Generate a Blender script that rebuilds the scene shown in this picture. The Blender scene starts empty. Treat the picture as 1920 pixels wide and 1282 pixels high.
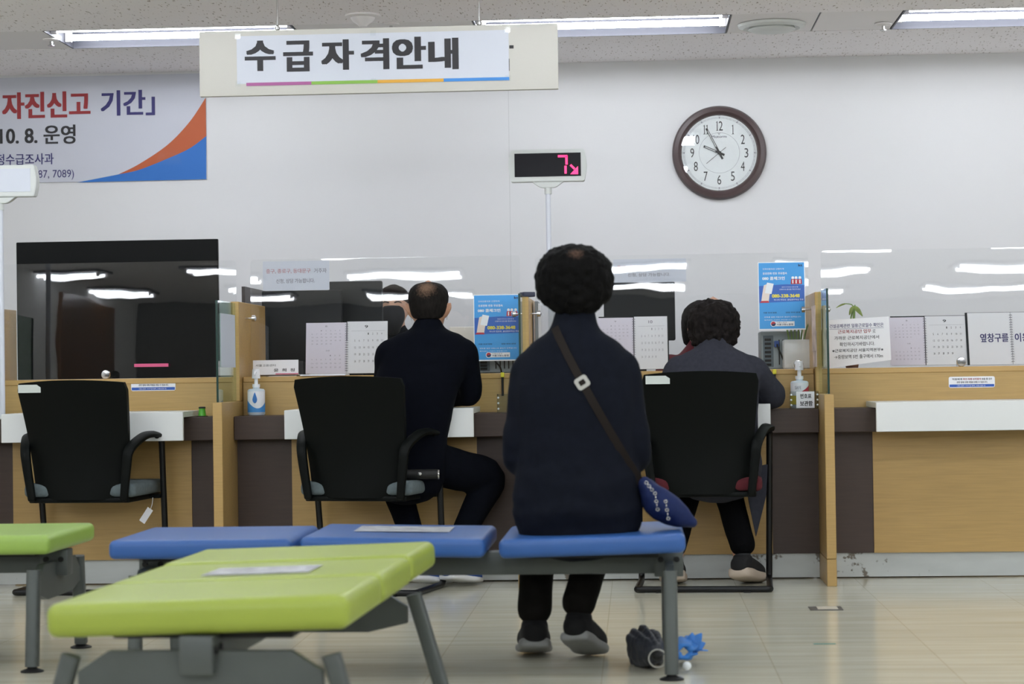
import bpy, bmesh, math, random
from mathutils import Vector, Matrix, noise
from mathutils.bvhtree import BVHTree
random.seed(7)
SC = bpy.context.scene
COL = SC.collection
V = Vector
# ------------------------------------------------------------------ camera, world, exposure
FPX = 4000.0
PSI, TH, RHO, HC = math.radians(3.3), math.atan(59 / FPX), -0.0145, 0.92
CM = (Matrix.Rotation(PSI, 4, 'Z') @ Matrix.Rotation(math.pi / 2 + TH, 4, 'X') @ Matrix.Rotation(RHO, 4, 'Z'))
cd = bpy.data.cameras.new('camera')
cam = bpy.data.objects.new('camera', cd)
COL.objects.link(cam)
cam.matrix_world = Matrix.Translation((0, 0, HC)) @ CM
cd.sensor_width = 36.0
cd.lens = FPX / 1920 * 36
cd.clip_start, cd.clip_end = 0.05, 100
cd.dof.use_dof = True
cd.dof.focus_distance = 10.2
cd.dof.aperture_fstop = 4.5
SC.camera = cam
wd = bpy.data.worlds.new('world')
SC.world = wd
wd.use_nodes = True
wd.node_tree.nodes['Background'].inputs[0].default_value = (0.6, 0.65, 0.7, 1)
wd.node_tree.nodes['Background'].inputs[1].default_value = 0.05
SC.view_settings.view_transform = 'Standard'
SC.view_settings.look = 'None'
SC.view_settings.gamma = 1
SC.view_settings.use_curve_mapping = False
SC.view_settings.exposure = 1.72
TUBE = 11.0     # radiance of the fluorescent tubes


def W(px, py, Y):            # the point of the vertical plane y = Y seen at a photograph pixel (used to measure sizes)
    d = CM @ V(((px - 960) / FPX, -(py - 641) / FPX, -1))
    return V((0, 0, HC)) + d * (Y / d.y)


def G(px, py, z=0.0):        # the same for the horizontal plane at height z
    d = CM @ V(((px - 960) / FPX, -(py - 641) / FPX, -1))
    return V((0, 0, HC)) + d * ((z - HC) / d.z)


# ------------------------------------------------------------------ materials
def lin(c):
    if isinstance(c, str):
        c = [int(c[i:i + 2], 16) / 255 for i in (0, 2, 4)]
    return [x / 12.92 if x <= .04045 else ((x + .055) / 1.055) ** 2.4 for x in c]


MATS = {}


def mat(name, col, rough=0.5, metal=0.0, spec=0.5, var=0.0, vs=6.0, stretch=(1, 1, 1), bump=0.0, bs=200.0, emit=0.0, sheen=0.0, coat=0.0):
    if name in MATS:
        return MATS[name]
    m = bpy.data.materials.new(name)
    m.use_nodes = True
    nt = m.node_tree
    b = nt.nodes['Principled BSDF']
    c = lin(col)
    b.inputs['Base Color'].default_value = (*c, 1)
    b.inputs['Roughness'].default_value = rough
    b.inputs['Metallic'].default_value = metal
    b.inputs['Specular IOR Level'].default_value = spec
    b.inputs['Sheen Weight'].default_value = sheen
    b.inputs['Coat Weight'].default_value = coat
    if emit:
        b.inputs['Emission Color'].default_value = (*c, 1)
        b.inputs['Emission Strength'].default_value = emit
    tc = nt.nodes.new('ShaderNodeTexCoord')
    if var:
        mp = nt.nodes.new('ShaderNodeMapping')
        mp.inputs['Scale'].default_value = stretch
        nt.links.new(tc.outputs['Object'], mp.inputs[0])
        n = nt.nodes.new('ShaderNodeTexNoise')
        n.inputs['Scale'].default_value = vs
        n.inputs['Detail'].default_value = 4
        nt.links.new(mp.outputs[0], n.inputs['Vector'])
        r = nt.nodes.new('ShaderNodeValToRGB')
        r.color_ramp.elements[0].position, r.color_ramp.elements[1].position = .3, .7
        r.color_ramp.elements[0].color = (*[x * (1 - var) for x in c], 1)
        r.color_ramp.elements[1].color = (*[min(1, x * (1 + var)) for x in c], 1)
        nt.links.new(n.outputs[0], r.inputs[0])
        nt.links.new(r.outputs[0], b.inputs['Base Color'])
    if bump:
        n2 = nt.nodes.new('ShaderNodeTexNoise')
        n2.inputs['Scale'].default_value = bs
        nt.links.new(tc.outputs['Object'], n2.inputs['Vector'])
        bp = nt.nodes.new('ShaderNodeBump')
        bp.inputs['Strength'].default_value = bump
        bp.inputs['Distance'].default_value = .004
        nt.links.new(n2.outputs[0], bp.inputs['Height'])
        nt.links.new(bp.outputs[0], b.inputs['Normal'])
    MATS[name] = m
    return m


def clear_mat(name, tint, ior=1.47, wave=0.02, wsc=3.0, rough=0.02):
    m = bpy.data.materials.new(name)
    m.use_nodes = True
    nt = m.node_tree
    nt.nodes.clear()
    out = nt.nodes.new('ShaderNodeOutputMaterial')
    mix = nt.nodes.new('ShaderNodeMixShader')
    tr = nt.nodes.new('ShaderNodeBsdfTransparent')
    tr.inputs[0].default_value = (*tint, 1)
    gl = nt.nodes.new('ShaderNodeBsdfGlossy')
    gl.inputs['Roughness'].default_value = rough
    gl.inputs[0].default_value = (1, 1, 1, 1)
    fr = nt.nodes.new('ShaderNodeFresnel')
    ge = nt.nodes.new('ShaderNodeNewGeometry')     # a thin sheet reflects the same from both of its faces
    ix = nt.nodes.new('ShaderNodeMapRange')
    ix.inputs['To Min'].default_value = ior
    ix.inputs['To Max'].default_value = 1 / ior
    nt.links.new(ge.outputs['Backfacing'], ix.inputs['Value'])
    nt.links.new(ix.outputs[0], fr.inputs[0])
    if wave:
        tc = nt.nodes.new('ShaderNodeTexCoord')
        mp = nt.nodes.new('ShaderNodeMapping')
        mp.inputs['Scale'].default_value = (1.0, 1.0, 0.8)
        nt.links.new(tc.outputs['Object'], mp.inputs[0])
        n = nt.nodes.new('ShaderNodeTexNoise')
        n.inputs['Scale'].default_value = wsc
        n.inputs['Detail'].default_value = 0.5
        nt.links.new(mp.outputs[0], n.inputs['Vector'])
        bp = nt.nodes.new('ShaderNodeBump')
        bp.inputs['Strength'].default_value = 1.0
        bp.inputs['Distance'].default_value = wave
        nt.links.new(n.outputs[0], bp.inputs['Height'])
        nt.links.new(bp.outputs[0], gl.inputs['Normal'])
    nt.links.new(fr.outputs[0], mix.inputs[0])
    nt.links.new(tr.outputs[0], mix.inputs[1])
    nt.links.new(gl.outputs[0], mix.inputs[2])
    nt.links.new(mix.outputs[0], out.inputs[0])
    MATS[name] = m
    return m


def wood_mat(name, col, var=.07, rough=.38):
    m = mat(name, col, rough, var=var, vs=5, stretch=(1.2, 6, 30))
    return m


def floor_mat():
    m = bpy.data.materials.new('polished_stone_tile')
    m.use_nodes = True
    nt = m.node_tree
    b = nt.nodes['Principled BSDF']
    b.inputs['Roughness'].default_value = .16
    b.inputs['Specular IOR Level'].default_value = .5
    tc = nt.nodes.new('ShaderNodeTexCoord')
    mp = nt.nodes.new('ShaderNodeMapping')
    mp.inputs['Scale'].default_value = (.55, 5.5, 1)
    nt.links.new(tc.outputs['Object'], mp.inputs[0])
    n = nt.nodes.new('ShaderNodeTexNoise')
    n.inputs['Scale'].default_value = 3.2
    n.inputs['Detail'].default_value = 6
    nt.links.new(mp.outputs[0], n.inputs['Vector'])
    r = nt.nodes.new('ShaderNodeValToRGB')
    r.color_ramp.elements[0].position, r.color_ramp.elements[1].position = .28, .74
    r.color_ramp.elements[0].color = (*lin('c5c1ac'), 1)
    r.color_ramp.elements[1].color = (*lin('dad7c6'), 1)
    nt.links.new(n.outputs[0], r.inputs[0])
    br = nt.nodes.new('ShaderNodeTexBrick')
    br.offset = 0
    br.inputs['Scale'].default_value = 1
    br.inputs['Brick Width'].default_value = .53
    br.inputs['Row Height'].default_value = .53
    br.inputs['Mortar Size'].default_value = .0018
    br.inputs['Color1'].default_value = (1, 1, 1, 1)
    br.inputs['Color2'].default_value = (.93, .94, .95, 1)
    br.inputs['Mortar'].default_value = (.78, .76, .72, 1)
    mp2 = nt.nodes.new('ShaderNodeMapping')
    mp2.inputs['Location'].default_value = (.115, .2, 0)
    nt.links.new(tc.outputs['Object'], mp2.inputs[0])
    nt.links.new(mp2.outputs[0], br.inputs['Vector'])
    mx = nt.nodes.new('ShaderNodeMix')
    mx.data_type = 'RGBA'
    mx.blend_type = 'MULTIPLY'
    mx.inputs[0].default_value = 1
    nt.links.new(r.outputs[0], mx.inputs[6])
    nt.links.new(br.outputs[0], mx.inputs[7])
    nt.links.new(mx.outputs[2], b.inputs['Base Color'])
    return m


def ceiling_mat():
    m = bpy.data.materials.new('mineral_fibre_tile')
    m.use_nodes = True
    nt = m.node_tree
    b = nt.nodes['Principled BSDF']
    b.inputs['Roughness'].default_value = .95
    b.inputs['Specular IOR Level'].default_value = .1
    tc = nt.nodes.new('ShaderNodeTexCoord')
    mp = nt.nodes.new('ShaderNodeMapping')
    mp.inputs['Scale'].default_value = (1.0, .22, 1)
    nt.links.new(tc.outputs['Object'], mp.inputs[0])
    n = nt.nodes.new('ShaderNodeTexNoise')
    n.inputs['Scale'].default_value = 95
    n.inputs['Detail'].default_value = 1.5
    nt.links.new(mp.outputs[0], n.inputs['Vector'])
    r = nt.nodes.new('ShaderNodeValToRGB')
    r.color_ramp.elements[0].position, r.color_ramp.elements[1].position = .29, .36
    r.color_ramp.elements[0].color = (*lin('b5aca8'), 1)
    r.color_ramp.elements[1].color = (*lin('f8f4f6'), 1)
    nt.links.new(n.outputs[0], r.inputs[0])
    nt.links.new(r.outputs[0], b.inputs['Base Color'])
    return m


def wall_mat(name, col, seam_x=None):
    m = mat(name, col, .8, spec=.2, bump=.12, bs=420)
    if seam_x is not None:
        nt = m.node_tree
        b = nt.nodes['Principled BSDF']
        tc = nt.nodes.new('ShaderNodeTexCoord')
        sp = nt.nodes.new('ShaderNodeSeparateXYZ')
        nt.links.new(tc.outputs['Object'], sp.inputs[0])
        a = nt.nodes.new('ShaderNodeMath')
        a.operation = 'SUBTRACT'
        a.inputs[1].default_value = seam_x
        nt.links.new(sp.outputs[0], a.inputs[0])
        ab = nt.nodes.new('ShaderNodeMath')
        ab.operation = 'ABSOLUTE'
        nt.links.new(a.outputs[0], ab.inputs[0])
        lt = nt.nodes.new('ShaderNodeMath')
        lt.operation = 'LESS_THAN'
        lt.inputs[1].default_value = .0014
        nt.links.new(ab.outputs[0], lt.inputs[0])
        mx = nt.nodes.new('ShaderNodeMix')
        mx.data_type = 'RGBA'
        nt.links.new(lt.outputs[0], mx.inputs[0])
        c = lin(col)
        mx.inputs[6].default_value = (*c, 1)
        mx.inputs[7].default_value = (*[x * .78 for x in c], 1)
        nt.links.new(mx.outputs[2], b.inputs['Base Color'])
    return m


def plinth_mat():
    m = mat('scuffed_steel_plinth', 'b9bdbb', .42, metal=.25, var=.10, vs=3, stretch=(1, 1, 3))
    nt = m.node_tree
    b = nt.nodes['Principled BSDF']
    src = b.inputs['Base Color'].links[0].from_socket
    tc = nt.nodes.new('ShaderNodeTexCoord')
    n = nt.nodes.new('ShaderNodeTexNoise')
    n.inputs['Scale'].default_value = 38
    n.inputs['Detail'].default_value = 5
    nt.links.new(tc.outputs['Object'], n.inputs['Vector'])
    n2 = nt.nodes.new('ShaderNodeTexNoise')
    n2.inputs['Scale'].default_value = 5
    nt.links.new(tc.outputs['Object'], n2.inputs['Vector'])
    mu = nt.nodes.new('ShaderNodeMath')
    mu.operation = 'MULTIPLY'
    nt.links.new(n.outputs[0], mu.inputs[0])
    nt.links.new(n2.outputs[0], mu.inputs[1])
    r = nt.nodes.new('ShaderNodeValToRGB')
    r.color_ramp.elements[0].position, r.color_ramp.elements[1].position = .36, .42
    nt.links.new(mu.outputs[0], r.inputs[0])
    mx = nt.nodes.new('ShaderNodeMix')
    mx.data_type = 'RGBA'
    nt.links.new(r.outputs[0], mx.inputs[0])
    nt.links.new(src, mx.inputs[6])
    mx.inputs[7].default_value = (*lin('6d665c'), 1)
    nt.links.new(mx.outputs[2], b.inputs['Base Color'])
    return m


def hair_mat(name, col, scalp=None, centre=None, rad=.06, rough=.55):
    m = mat(name, col, .75, spec=.1, var=.45, vs=90, stretch=(1, 1, .35), bump=.5, bs=170)
    if scalp:
        nt = m.node_tree
        b = nt.nodes['Principled BSDF']
        src = b.inputs['Base Color'].links[0].from_socket
        tc = nt.nodes.new('ShaderNodeTexCoord')
        d = nt.nodes.new('ShaderNodeVectorMath')
        d.operation = 'DISTANCE'
        nt.links.new(tc.outputs['Object'], d.inputs[0])
        d.inputs[1].default_value = centre
        n = nt.nodes.new('ShaderNodeTexNoise')
        n.inputs['Scale'].default_value = 120
        n.inputs['Detail'].default_value = 3
        nt.links.new(tc.outputs['Object'], n.inputs['Vector'])
        ma = nt.nodes.new('ShaderNodeMath')
        ma.operation = 'MULTIPLY_ADD'
        ma.inputs[1].default_value = rad * 1.1
        nt.links.new(n.outputs[0], ma.inputs[0])
        nt.links.new(d.outputs['Value'], ma.inputs[2])
        r = nt.nodes.new('ShaderNodeMapRange')
        r.inputs['From Min'].default_value = rad * .75
        r.inputs['From Max'].default_value = rad * 1.6
        r.inputs['To Min'].default_value = .75
        r.inputs['To Max'].default_value = 0
        nt.links.new(ma.outputs[0], r.inputs['Value'])
        mx = nt.nodes.new('ShaderNodeMix')
        mx.data_type = 'RGBA'
        nt.links.new(r.outputs[0], mx.inputs[0])
        nt.links.new(src, mx.inputs[6])
        mx.inputs[7].default_value = (*lin(scalp), 1)
        nt.links.new(mx.outputs[2], b.inputs['Base Color'])
    return m


WALLX = W(953, 170, 11.82).x
m_wall = wall_mat('white_wallpaper', 'd8d7d8', WALLX)
m_wall2 = wall_mat('white_paint', 'dedddb')
m_ceil = ceiling_mat()
m_floor = floor_mat()
m_maple = wood_mat('maple_laminate', 'b2925a')
m_maple_edge = wood_mat('maple_edge', 'b9965c')
m_walnut = wood_mat('dark_walnut_laminate', '3f3029', .10, .5)
m_whitelam = mat('white_laminate', 'dcdedd', .35)
m_plinth = plinth_mat()
m_black = mat('black_rubber', '0d0d0d', .6)
m_chairback = mat('black_chair_plastic', '090c0b', .5, spec=.12, bump=.08, bs=500)
m_chairtube = mat('black_steel_tube', '0c0d0f', .4, spec=.35)
m_greyfab = mat('grey_seat_fabric', '5d686b', .9, var=.12, vs=60, bump=.3, bs=600)
m_redfab = mat('dark_red_seat_fabric', '4f0f1a', .9, var=.12, vs=60, bump=.3, bs=600)
m_paper = mat('white_paper', 'e4e4e8', .7)
m_paper2 = mat('cool_white_paper', 'c9ccd6', .7)
m_lav = mat('pale_lilac_paper', 'dcd6e2', .7)
m_blk = mat('black_print', '262428', .6)
m_grey = mat('grey_print', '7f7b86', .7)
m_red = mat('red_print', '942a2e', .6)
m_redf = mat('faded_red_print', 'b87a80', .7)
m_navy = mat('navy_print', '2f2a66', .6)
m_bluep = mat('blue_print', '2a52a0', .6)
m_plastic = mat('pale_grey_plastic', 'd0d3d1', .45)
m_plasticdark = mat('smoked_display_window', '141319', .4, spec=.15)
m_pole = mat('white_pole_enamel', 'd5d8e2', .35)
m_chrome = mat('chrome', 'c9c9c9', .15, metal=1)
m_steel = mat('grey_bench_steel', '565b59', .45, metal=.3, var=.12, vs=4)
m_steeld = mat('dark_bench_steel', '3f4443', .45, metal=.3)
m_blueseat = mat('blue_vinyl', '305b9c', .38, spec=.45, var=.05, vs=3)
m_greenseat = mat('lime_vinyl', '9bab40', .42, spec=.6, var=.05, vs=3)
m_greenseat2 = mat('lime_vinyl_cool', '93b34f', .42, spec=.6, var=.05, vs=3)
m_glossblack = mat('black_glass_panel', '050606', .35, spec=.1)
m_monitor = mat('dark_monitor_plastic', '1b1e21', .55, spec=.25)
m_acr = clear_mat('clear_acrylic', (.972, .978, .98), 1.5, .00045, 4.5, .006)
m_glass = clear_mat('green_edged_glass', (.80, .90, .86), 1.5, 0)
m_clear = clear_mat('clear_plastic', (.9, .92, .92), 1.45, 0, rough=.1)
m_glassedge = mat('dark_green_glass_edge', '1f3a33', .2)
m_tube = mat('fluorescent_tube', 'eff5fb', .4, emit=TUBE)
m_metal = mat('white_enamel_metal', 'eae6e6', .6)
m_housing = mat('white_reflector', '5c5c64', .5, spec=.2)
m_skin = mat('skin', 'b98a6e', .55, var=.06, vs=20)
m_skin2 = mat('fair_skin', 'c79c84', .55, var=.06, vs=20)


# ------------------------------------------------------------------ mesh helpers
def box(bm, x0, x1, y0, y1, z0, z1, bev=0, seg=3, M=None):
    t = bmesh.new()
    bmesh.ops.create_cube(t, size=1)
    for v in t.verts:
        v.co = V(((x0 + x1) / 2 + v.co.x * (x1 - x0), (y0 + y1) / 2 + v.co.y * (y1 - y0), (z0 + z1) / 2 + v.co.z * (z1 - z0)))
    if bev:
        bmesh.ops.bevel(t, geom=t.edges[:], offset=bev, segments=seg, affect='EDGES', profile=.5)
    if M:
        bmesh.ops.transform(t, matrix=M, verts=t.verts)
    join(bm, t)
    return bm


def join(bm, t):
    me = bpy.data.meshes.new('tmp')
    t.to_mesh(me)
    t.free()
    bm.from_mesh(me)
    bpy.data.meshes.remove(me)


def prism(bm, poly, y0, y1, bev=0):          # polygon in XZ extruded along Y
    t = bmesh.new()
    a = [t.verts.new((x, y0, z)) for x, z in poly]
    f = t.faces.new(a)
    r = bmesh.ops.extrude_face_region(t, geom=[f])
    for v in r['geom']:
        if isinstance(v, bmesh.types.BMVert):
            v.co.y = y1
    bmesh.ops.recalc_face_normals(t, faces=t.faces)
    if bev:
        bmesh.ops.bevel(t, geom=t.edges[:], offset=bev, segments=2, affect='EDGES')
    join(bm, t)
    return bm


def rrect(x0, x1, z0, z1, r, n=5):
    p = []
    for cx, cz, a in ((x1 - r, z1 - r, 0), (x0 + r, z1 - r, 90), (x0 + r, z0 + r, 180), (x1 - r, z0 + r, 270)):
        for i in range(n + 1):
            t = math.radians(a + 90 * i / n)
            p.append((cx + r * math.cos(t), cz + r * math.sin(t)))
    return p


def frame_of(t, ref=V((1, 0, 0))):
    u = ref - t * ref.dot(t)
    if u.length < .25:
        r2 = V((0, 1, 0))
        u = r2 - t * r2.dot(t)
    u.normalize()
    return u, t.cross(u).normalized()


def crom(pts, sub):
    out = []
    n = len(pts)
    for i in range(n - 1):
        p0, p1, p2, p3 = pts[max(i - 1, 0)], pts[i], pts[i + 1], pts[min(i + 2, n - 1)]
        for k in range(sub):
            t = k / sub
            out.append([.5 * (2 * b + (c - a) * t + (2 * a - 5 * b + 4 * c - d) * t * t + (-a + 3 * b - 3 * c + d) * t ** 3)
                        for a, b, c, d in zip(p0, p1, p2, p3)])
    out.append(list(pts[-1]))
    return out


def limb(bm, pts, rad, sub=5, seg=16, cap=True, sq=2.0, smooth=True, fixed=None):
    rad = [(r, r) if not isinstance(r, tuple) else r for r in rad]
    rows = [list(p) + list(r) for p, r in zip(pts, rad)]
    if smooth and len(rows) > 1:
        rows = crom(rows, sub)
    P = [V(r[:3]) for r in rows]
    rings = []
    n = len(P)
    u0 = None
    for i in range(n):
        t = (P[min(i + 1, n - 1)] - P[max(i - 1, 0)])
        t = t.normalized() if t.length > 1e-9 else V((0, 0, 1))
        if fixed:
            t = V(fixed)
        if u0 is None:
            u, v = frame_of(t)
        else:
            u = (u0 - t * u0.dot(t)).normalized()
            v = t.cross(u).normalized()
        u0 = u
        rings.append((P[i], u, v, t, max(rows[i][3], 1e-4), max(rows[i][4], 1e-4)))
    full = []
    if cap:
        p, u, v, t, a, b = rings[0]
        for k in (80, 55, 28):
            c, s = math.cos(math.radians(k)), math.sin(math.radians(k))
            full.append((p - t * min(a, b) * s * .8, u, v, a * c, b * c))
    for p, u, v, t, a, b in rings:
        full.append((p, u, v, a, b))
    if cap:
        p, u, v, t, a, b = rings[-1]
        for k in (28, 55, 80):
            c, s = math.cos(math.radians(k)), math.sin(math.radians(k))
            full.append((p + t * min(a, b) * s * .8, u, v, a * c, b * c))
    prev = None
    first = None
    for p, u, v, a, b in full:
        ring = []
        for k in range(seg):
            an = 2 * math.pi * k / seg
            c, s = math.cos(an), math.sin(an)
            cc = math.copysign(abs(c) ** (2 / sq), c)
            ss = math.copysign(abs(s) ** (2 / sq), s)
            ring.append(bm.verts.new(p + u * a * cc + v * b * ss))
        if prev:
            for k in range(seg):
                bm.faces.new((prev[k], prev[(k + 1) % seg], ring[(k + 1) % seg], ring[k]))
        else:
            first = ring
        prev = ring
    bm.faces.new(list(reversed(first)))
    bm.faces.new(prev)
    return bm


def rod(bm, p0, p1, r0, r1=None, seg=16):
    return limb(bm, [p0, p1], [r0, r0 if r1 is None else r1], seg=seg, cap=False, smooth=False)


def pipe(bm, pts, r, seg=12, fillet=.03, n=4):      # bent steel tube with rounded corners
    q = [V(pts[0])]
    for i in range(1, len(pts) - 1):
        a, b, c = V(pts[i - 1]), V(pts[i]), V(pts[i + 1])
        d1, d2 = (a - b), (c - b)
        f = min(fillet, d1.length / 2.1, d2.length / 2.1)
        s, e = b + d1.normalized() * f, b + d2.normalized() * f
        for k in range(n + 1):
            t = k / n
            q.append(s * (1 - t) ** 2 + b * 2 * t * (1 - t) + e * t * t)
    q.append(V(pts[-1]))
    return limb(bm, q, [r] * len(q), seg=seg, cap=False, smooth=False)


def lathe(bm, prof, c, seg=32, axis='z', caps=True):
    rings = []
    for r, h in prof:
        ring = []
        for k in range(seg):
            a = 2 * math.pi * k / seg
            x, y = r * math.cos(a), r * math.sin(a)
            if axis == 'z':
                co = V((x, y, h))
            elif axis == 'y':
                co = V((x, h, y))
            else:
                co = V((h, x, y))
            ring.append(bm.verts.new(V(c) + co))
        rings.append(ring)
    for a, b in zip(rings, rings[1:]):
        for k in range(seg):
            bm.faces.new((a[k], a[(k + 1) % seg], b[(k + 1) % seg], b[k]))
    if caps:
        bm.faces.new(list(reversed(rings[0])))
        bm.faces.new(rings[-1])
    bmesh.ops.recalc_face_normals(bm, faces=bm.faces)
    return bm


def ball(bm, c, r, seg=16):
    if not isinstance(r, tuple):
        r = (r, r, r)
    bmesh.ops.create_uvsphere(bm, u_segments=seg, v_segments=max(8, seg // 2), radius=1,
                              matrix=Matrix.Translation(c) @ Matrix.Diagonal((*r, 1)))
    return bm


def torus(bm, c, R, r, axis='y', seg=32):
    pts = []
    rows = []
    for i in range(seg):
        a = 2 * math.pi * i / seg
        e = V((math.cos(a), 0, math.sin(a))) if axis == 'y' else (V((math.cos(a), math.sin(a), 0)) if axis == 'z' else V((0, math.cos(a), math.sin(a))))
        n = {'y': V((0, 1, 0)), 'z': V((0, 0, 1)), 'x': V((1, 0, 0))}[axis]
        rows.append([bm.verts.new(V(c) + e * (R + r * math.cos(b)) + n * r * math.sin(b)) for b in [2 * math.pi * k / 10 for k in range(10)]])
    for i in range(seg):
        a, b = rows[i], rows[(i + 1) % seg]
        for k in range(10):
            bm.faces.new((a[k], a[(k + 1) % 10], b[(k + 1) % 10], b[k]))
    bmesh.ops.recalc_face_normals(bm, faces=bm.faces)
    return bm


def NB():
    return bmesh.new()


def world_loc(o):
    p = V((0, 0, 0))
    while o:
        p += o.location
        o = o.parent
    return p


def tag(o, label=None, cat=None, group=None, kind=None):
    for k, v in (('label', label), ('category', cat), ('group', group), ('kind', kind)):
        if v:
            o[k] = v
    return o


def T(name, label, cat, loc=(0, 0, 0), rot=None, group=None):
    o = bpy.data.objects.new(name, None)
    o.empty_display_size = .1
    COL.objects.link(o)
    o.location = loc
    if rot:
        o.rotation_euler = rot
    return tag(o, label, cat, group)


def O(name, bm, m, parent=None, local=False, smooth=True, angle=.6, label=None):
    if isinstance(bm, bpy.types.Mesh):
        me = bm
    else:
        me = bpy.data.meshes.new(name)
        bmesh.ops.recalc_face_normals(bm, faces=bm.faces)
        bm.to_mesh(me)
        bm.free()
    o = bpy.data.objects.new(name, me)
    COL.objects.link(o)
    if parent:
        o.parent = parent
        if not local:
            me.transform(Matrix.Translation(-world_loc(parent)))
    else:
        xs = [v.co for v in me.vertices]
        c = V(((min(v.x for v in xs) + max(v.x for v in xs)) / 2, (min(v.y for v in xs) + max(v.y for v in xs)) / 2, min(v.z for v in xs)))
        if not local:
            me.transform(Matrix.Translation(-c))
            o.location = c
    me.materials.append(m)
    if smooth:
        me.shade_smooth()
        me.set_sharp_from_angle(angle=angle)
    if label:
        o['label'] = label
    return o


def struct(name, bm, m):
    o = O(name, bm, m, local=True, smooth=False)
    o['kind'] = 'structure'
    return o


def evaluated(o):
    dg = bpy.context.evaluated_depsgraph_get()
    dg.update()
    return bpy.data.meshes.new_from_object(o.evaluated_get(dg), depsgraph=dg)


def remesh(bm, vox=.012, smooth=6, fn=None, fac=.5):
    me = bpy.data.meshes.new('body')
    bm.to_mesh(me)
    bm.free()
    o = bpy.data.objects.new('tmp', me)
    COL.objects.link(o)
    r = o.modifiers.new('r', 'REMESH')
    r.mode = 'VOXEL'
    r.voxel_size = vox
    s = o.modifiers.new('s', 'SMOOTH')
    s.factor = fac
    s.iterations = smooth
    out = evaluated(o)
    bpy.data.objects.remove(o)
    bpy.data.meshes.remove(me)
    if fn:
        nn = [v.normal.copy() for v in out.vertices]
        for v, n in zip(out.vertices, nn):
            v.co = v.co + n * fn(v.co)
    return out


def text(body, x0, x1, z0, z1, y, bold=.0, align='FIT'):
    """Lettering on the plane y, filled into the box; returns a mesh."""
    c = bpy.data.curves.new('t', 'FONT')
    c.body = body
    c.size = 1
    c.resolution_u = 3
    c.align_x = 'CENTER'
    o = bpy.data.objects.new('t', c)
    COL.objects.link(o)
    me = evaluated(o)
    bpy.data.objects.remove(o)
    bpy.data.curves.remove(c)
    vs = me.vertices
    if not vs:
        return me
    a0, a1 = min(v.co.x for v in vs), max(v.co.x for v in vs)
    b0, b1 = min(v.co.y for v in vs), max(v.co.y for v in vs)
    g = max(0, bold) * 1.3            # heavier strokes: the outline is doubled sideways and upwards
    sx, sz = (x1 - x0) / max(a1 - a0 + 2 * g, 1e-6), (z1 - z0) / max(b1 - b0 + g, 1e-6)
    co = [v.co.copy() for v in vs]
    for v in vs:
        v.co = V((x0 + (v.co.x - a0 + g) * sx, y, z0 + (v.co.y - b0 + g / 2) * sz))
    if g:
        b = bmesh.new()
        b.from_mesh(me)
        k = 0
        for dx, dz in ((-g, -g / 2), (g, -g / 2), (-g, g / 2), (g, g / 2), (0, g / 2), (0, -g / 2)):
            k += 1
            t2 = me.copy()
            t2.transform(Matrix.Translation((dx * sx, -.00003 * k, dz * sz)))
            b.from_mesh(t2)
            bpy.data.meshes.remove(t2)
        b.to_mesh(me)
        b.free()
    return me


def texts(items, y):
    """several text boxes (body, x0, x1, z0, z1, bold) as one bmesh"""
    bm = NB()
    for it in items:
        me = text(*it[:5], y, it[5] if len(it) > 5 else 0)
        bm.from_mesh(me)
        bpy.data.meshes.remove(me)
    return bm


def rect(bm, x0, x1, z0, z1, y):
    bm.faces.new([bm.verts.new(p) for p in ((x0, y, z0), (x1, y, z0), (x1, y, z1), (x0, y, z1))])
    return bm


def poly(bm, pts, y):
    bm.faces.new([bm.verts.new((x, y, z)) for x, z in pts])
    return bm


# ------------------------------------------------------------------ room shell
YW, ZC = 11.82, 2.64
XL, XR, YB = -6.6, 7.0, -7.0
SY0, SY1 = 10.34, 10.92          # the strip of lamps and metal panels in the ceiling
struct('floor', box(NB(), XL, XR, YB, YW, -.1, 0), m_floor)
struct('wall_front', box(NB(), XL, XR, YW, YW + .12, 0, ZC + .3), m_wall)
struct('wall_left', box(NB(), XL - .12, XL, YB, YW, 0, ZC + .3), m_wall2)
struct('wall_right', box(NB(), XR, XR + .12, YB, YW, 0, ZC + .3), m_wall2)
struct('wall_back', box(NB(), XL, XR, YB - .12, YB, 0, ZC + .3), mat('dark_grey_wall', '5a5854', .8))
bm = box(NB(), XL, XL + .05, -5.75, -3.5, 0, 2.5, .004, 1)
struct('door_1', bm, wood_mat('brown_door_laminate', '6b4426'))
bm = box(NB(), XL, XR, YB, SY0, ZC, ZC + .06)
box(bm, XL, XR, SY1, YW, ZC, ZC + .06)
box(bm, XL, XR, SY0 - .05, SY1 + .05, ZC + .16, ZC + .2)
struct('ceiling', bm, m_ceil)
bm = NB()
for x in range(-11, 12):
    pass
struct('baseboard_front', box(NB(), XL, XR, YW - .012, YW, 0, .1), m_plinth)

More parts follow.
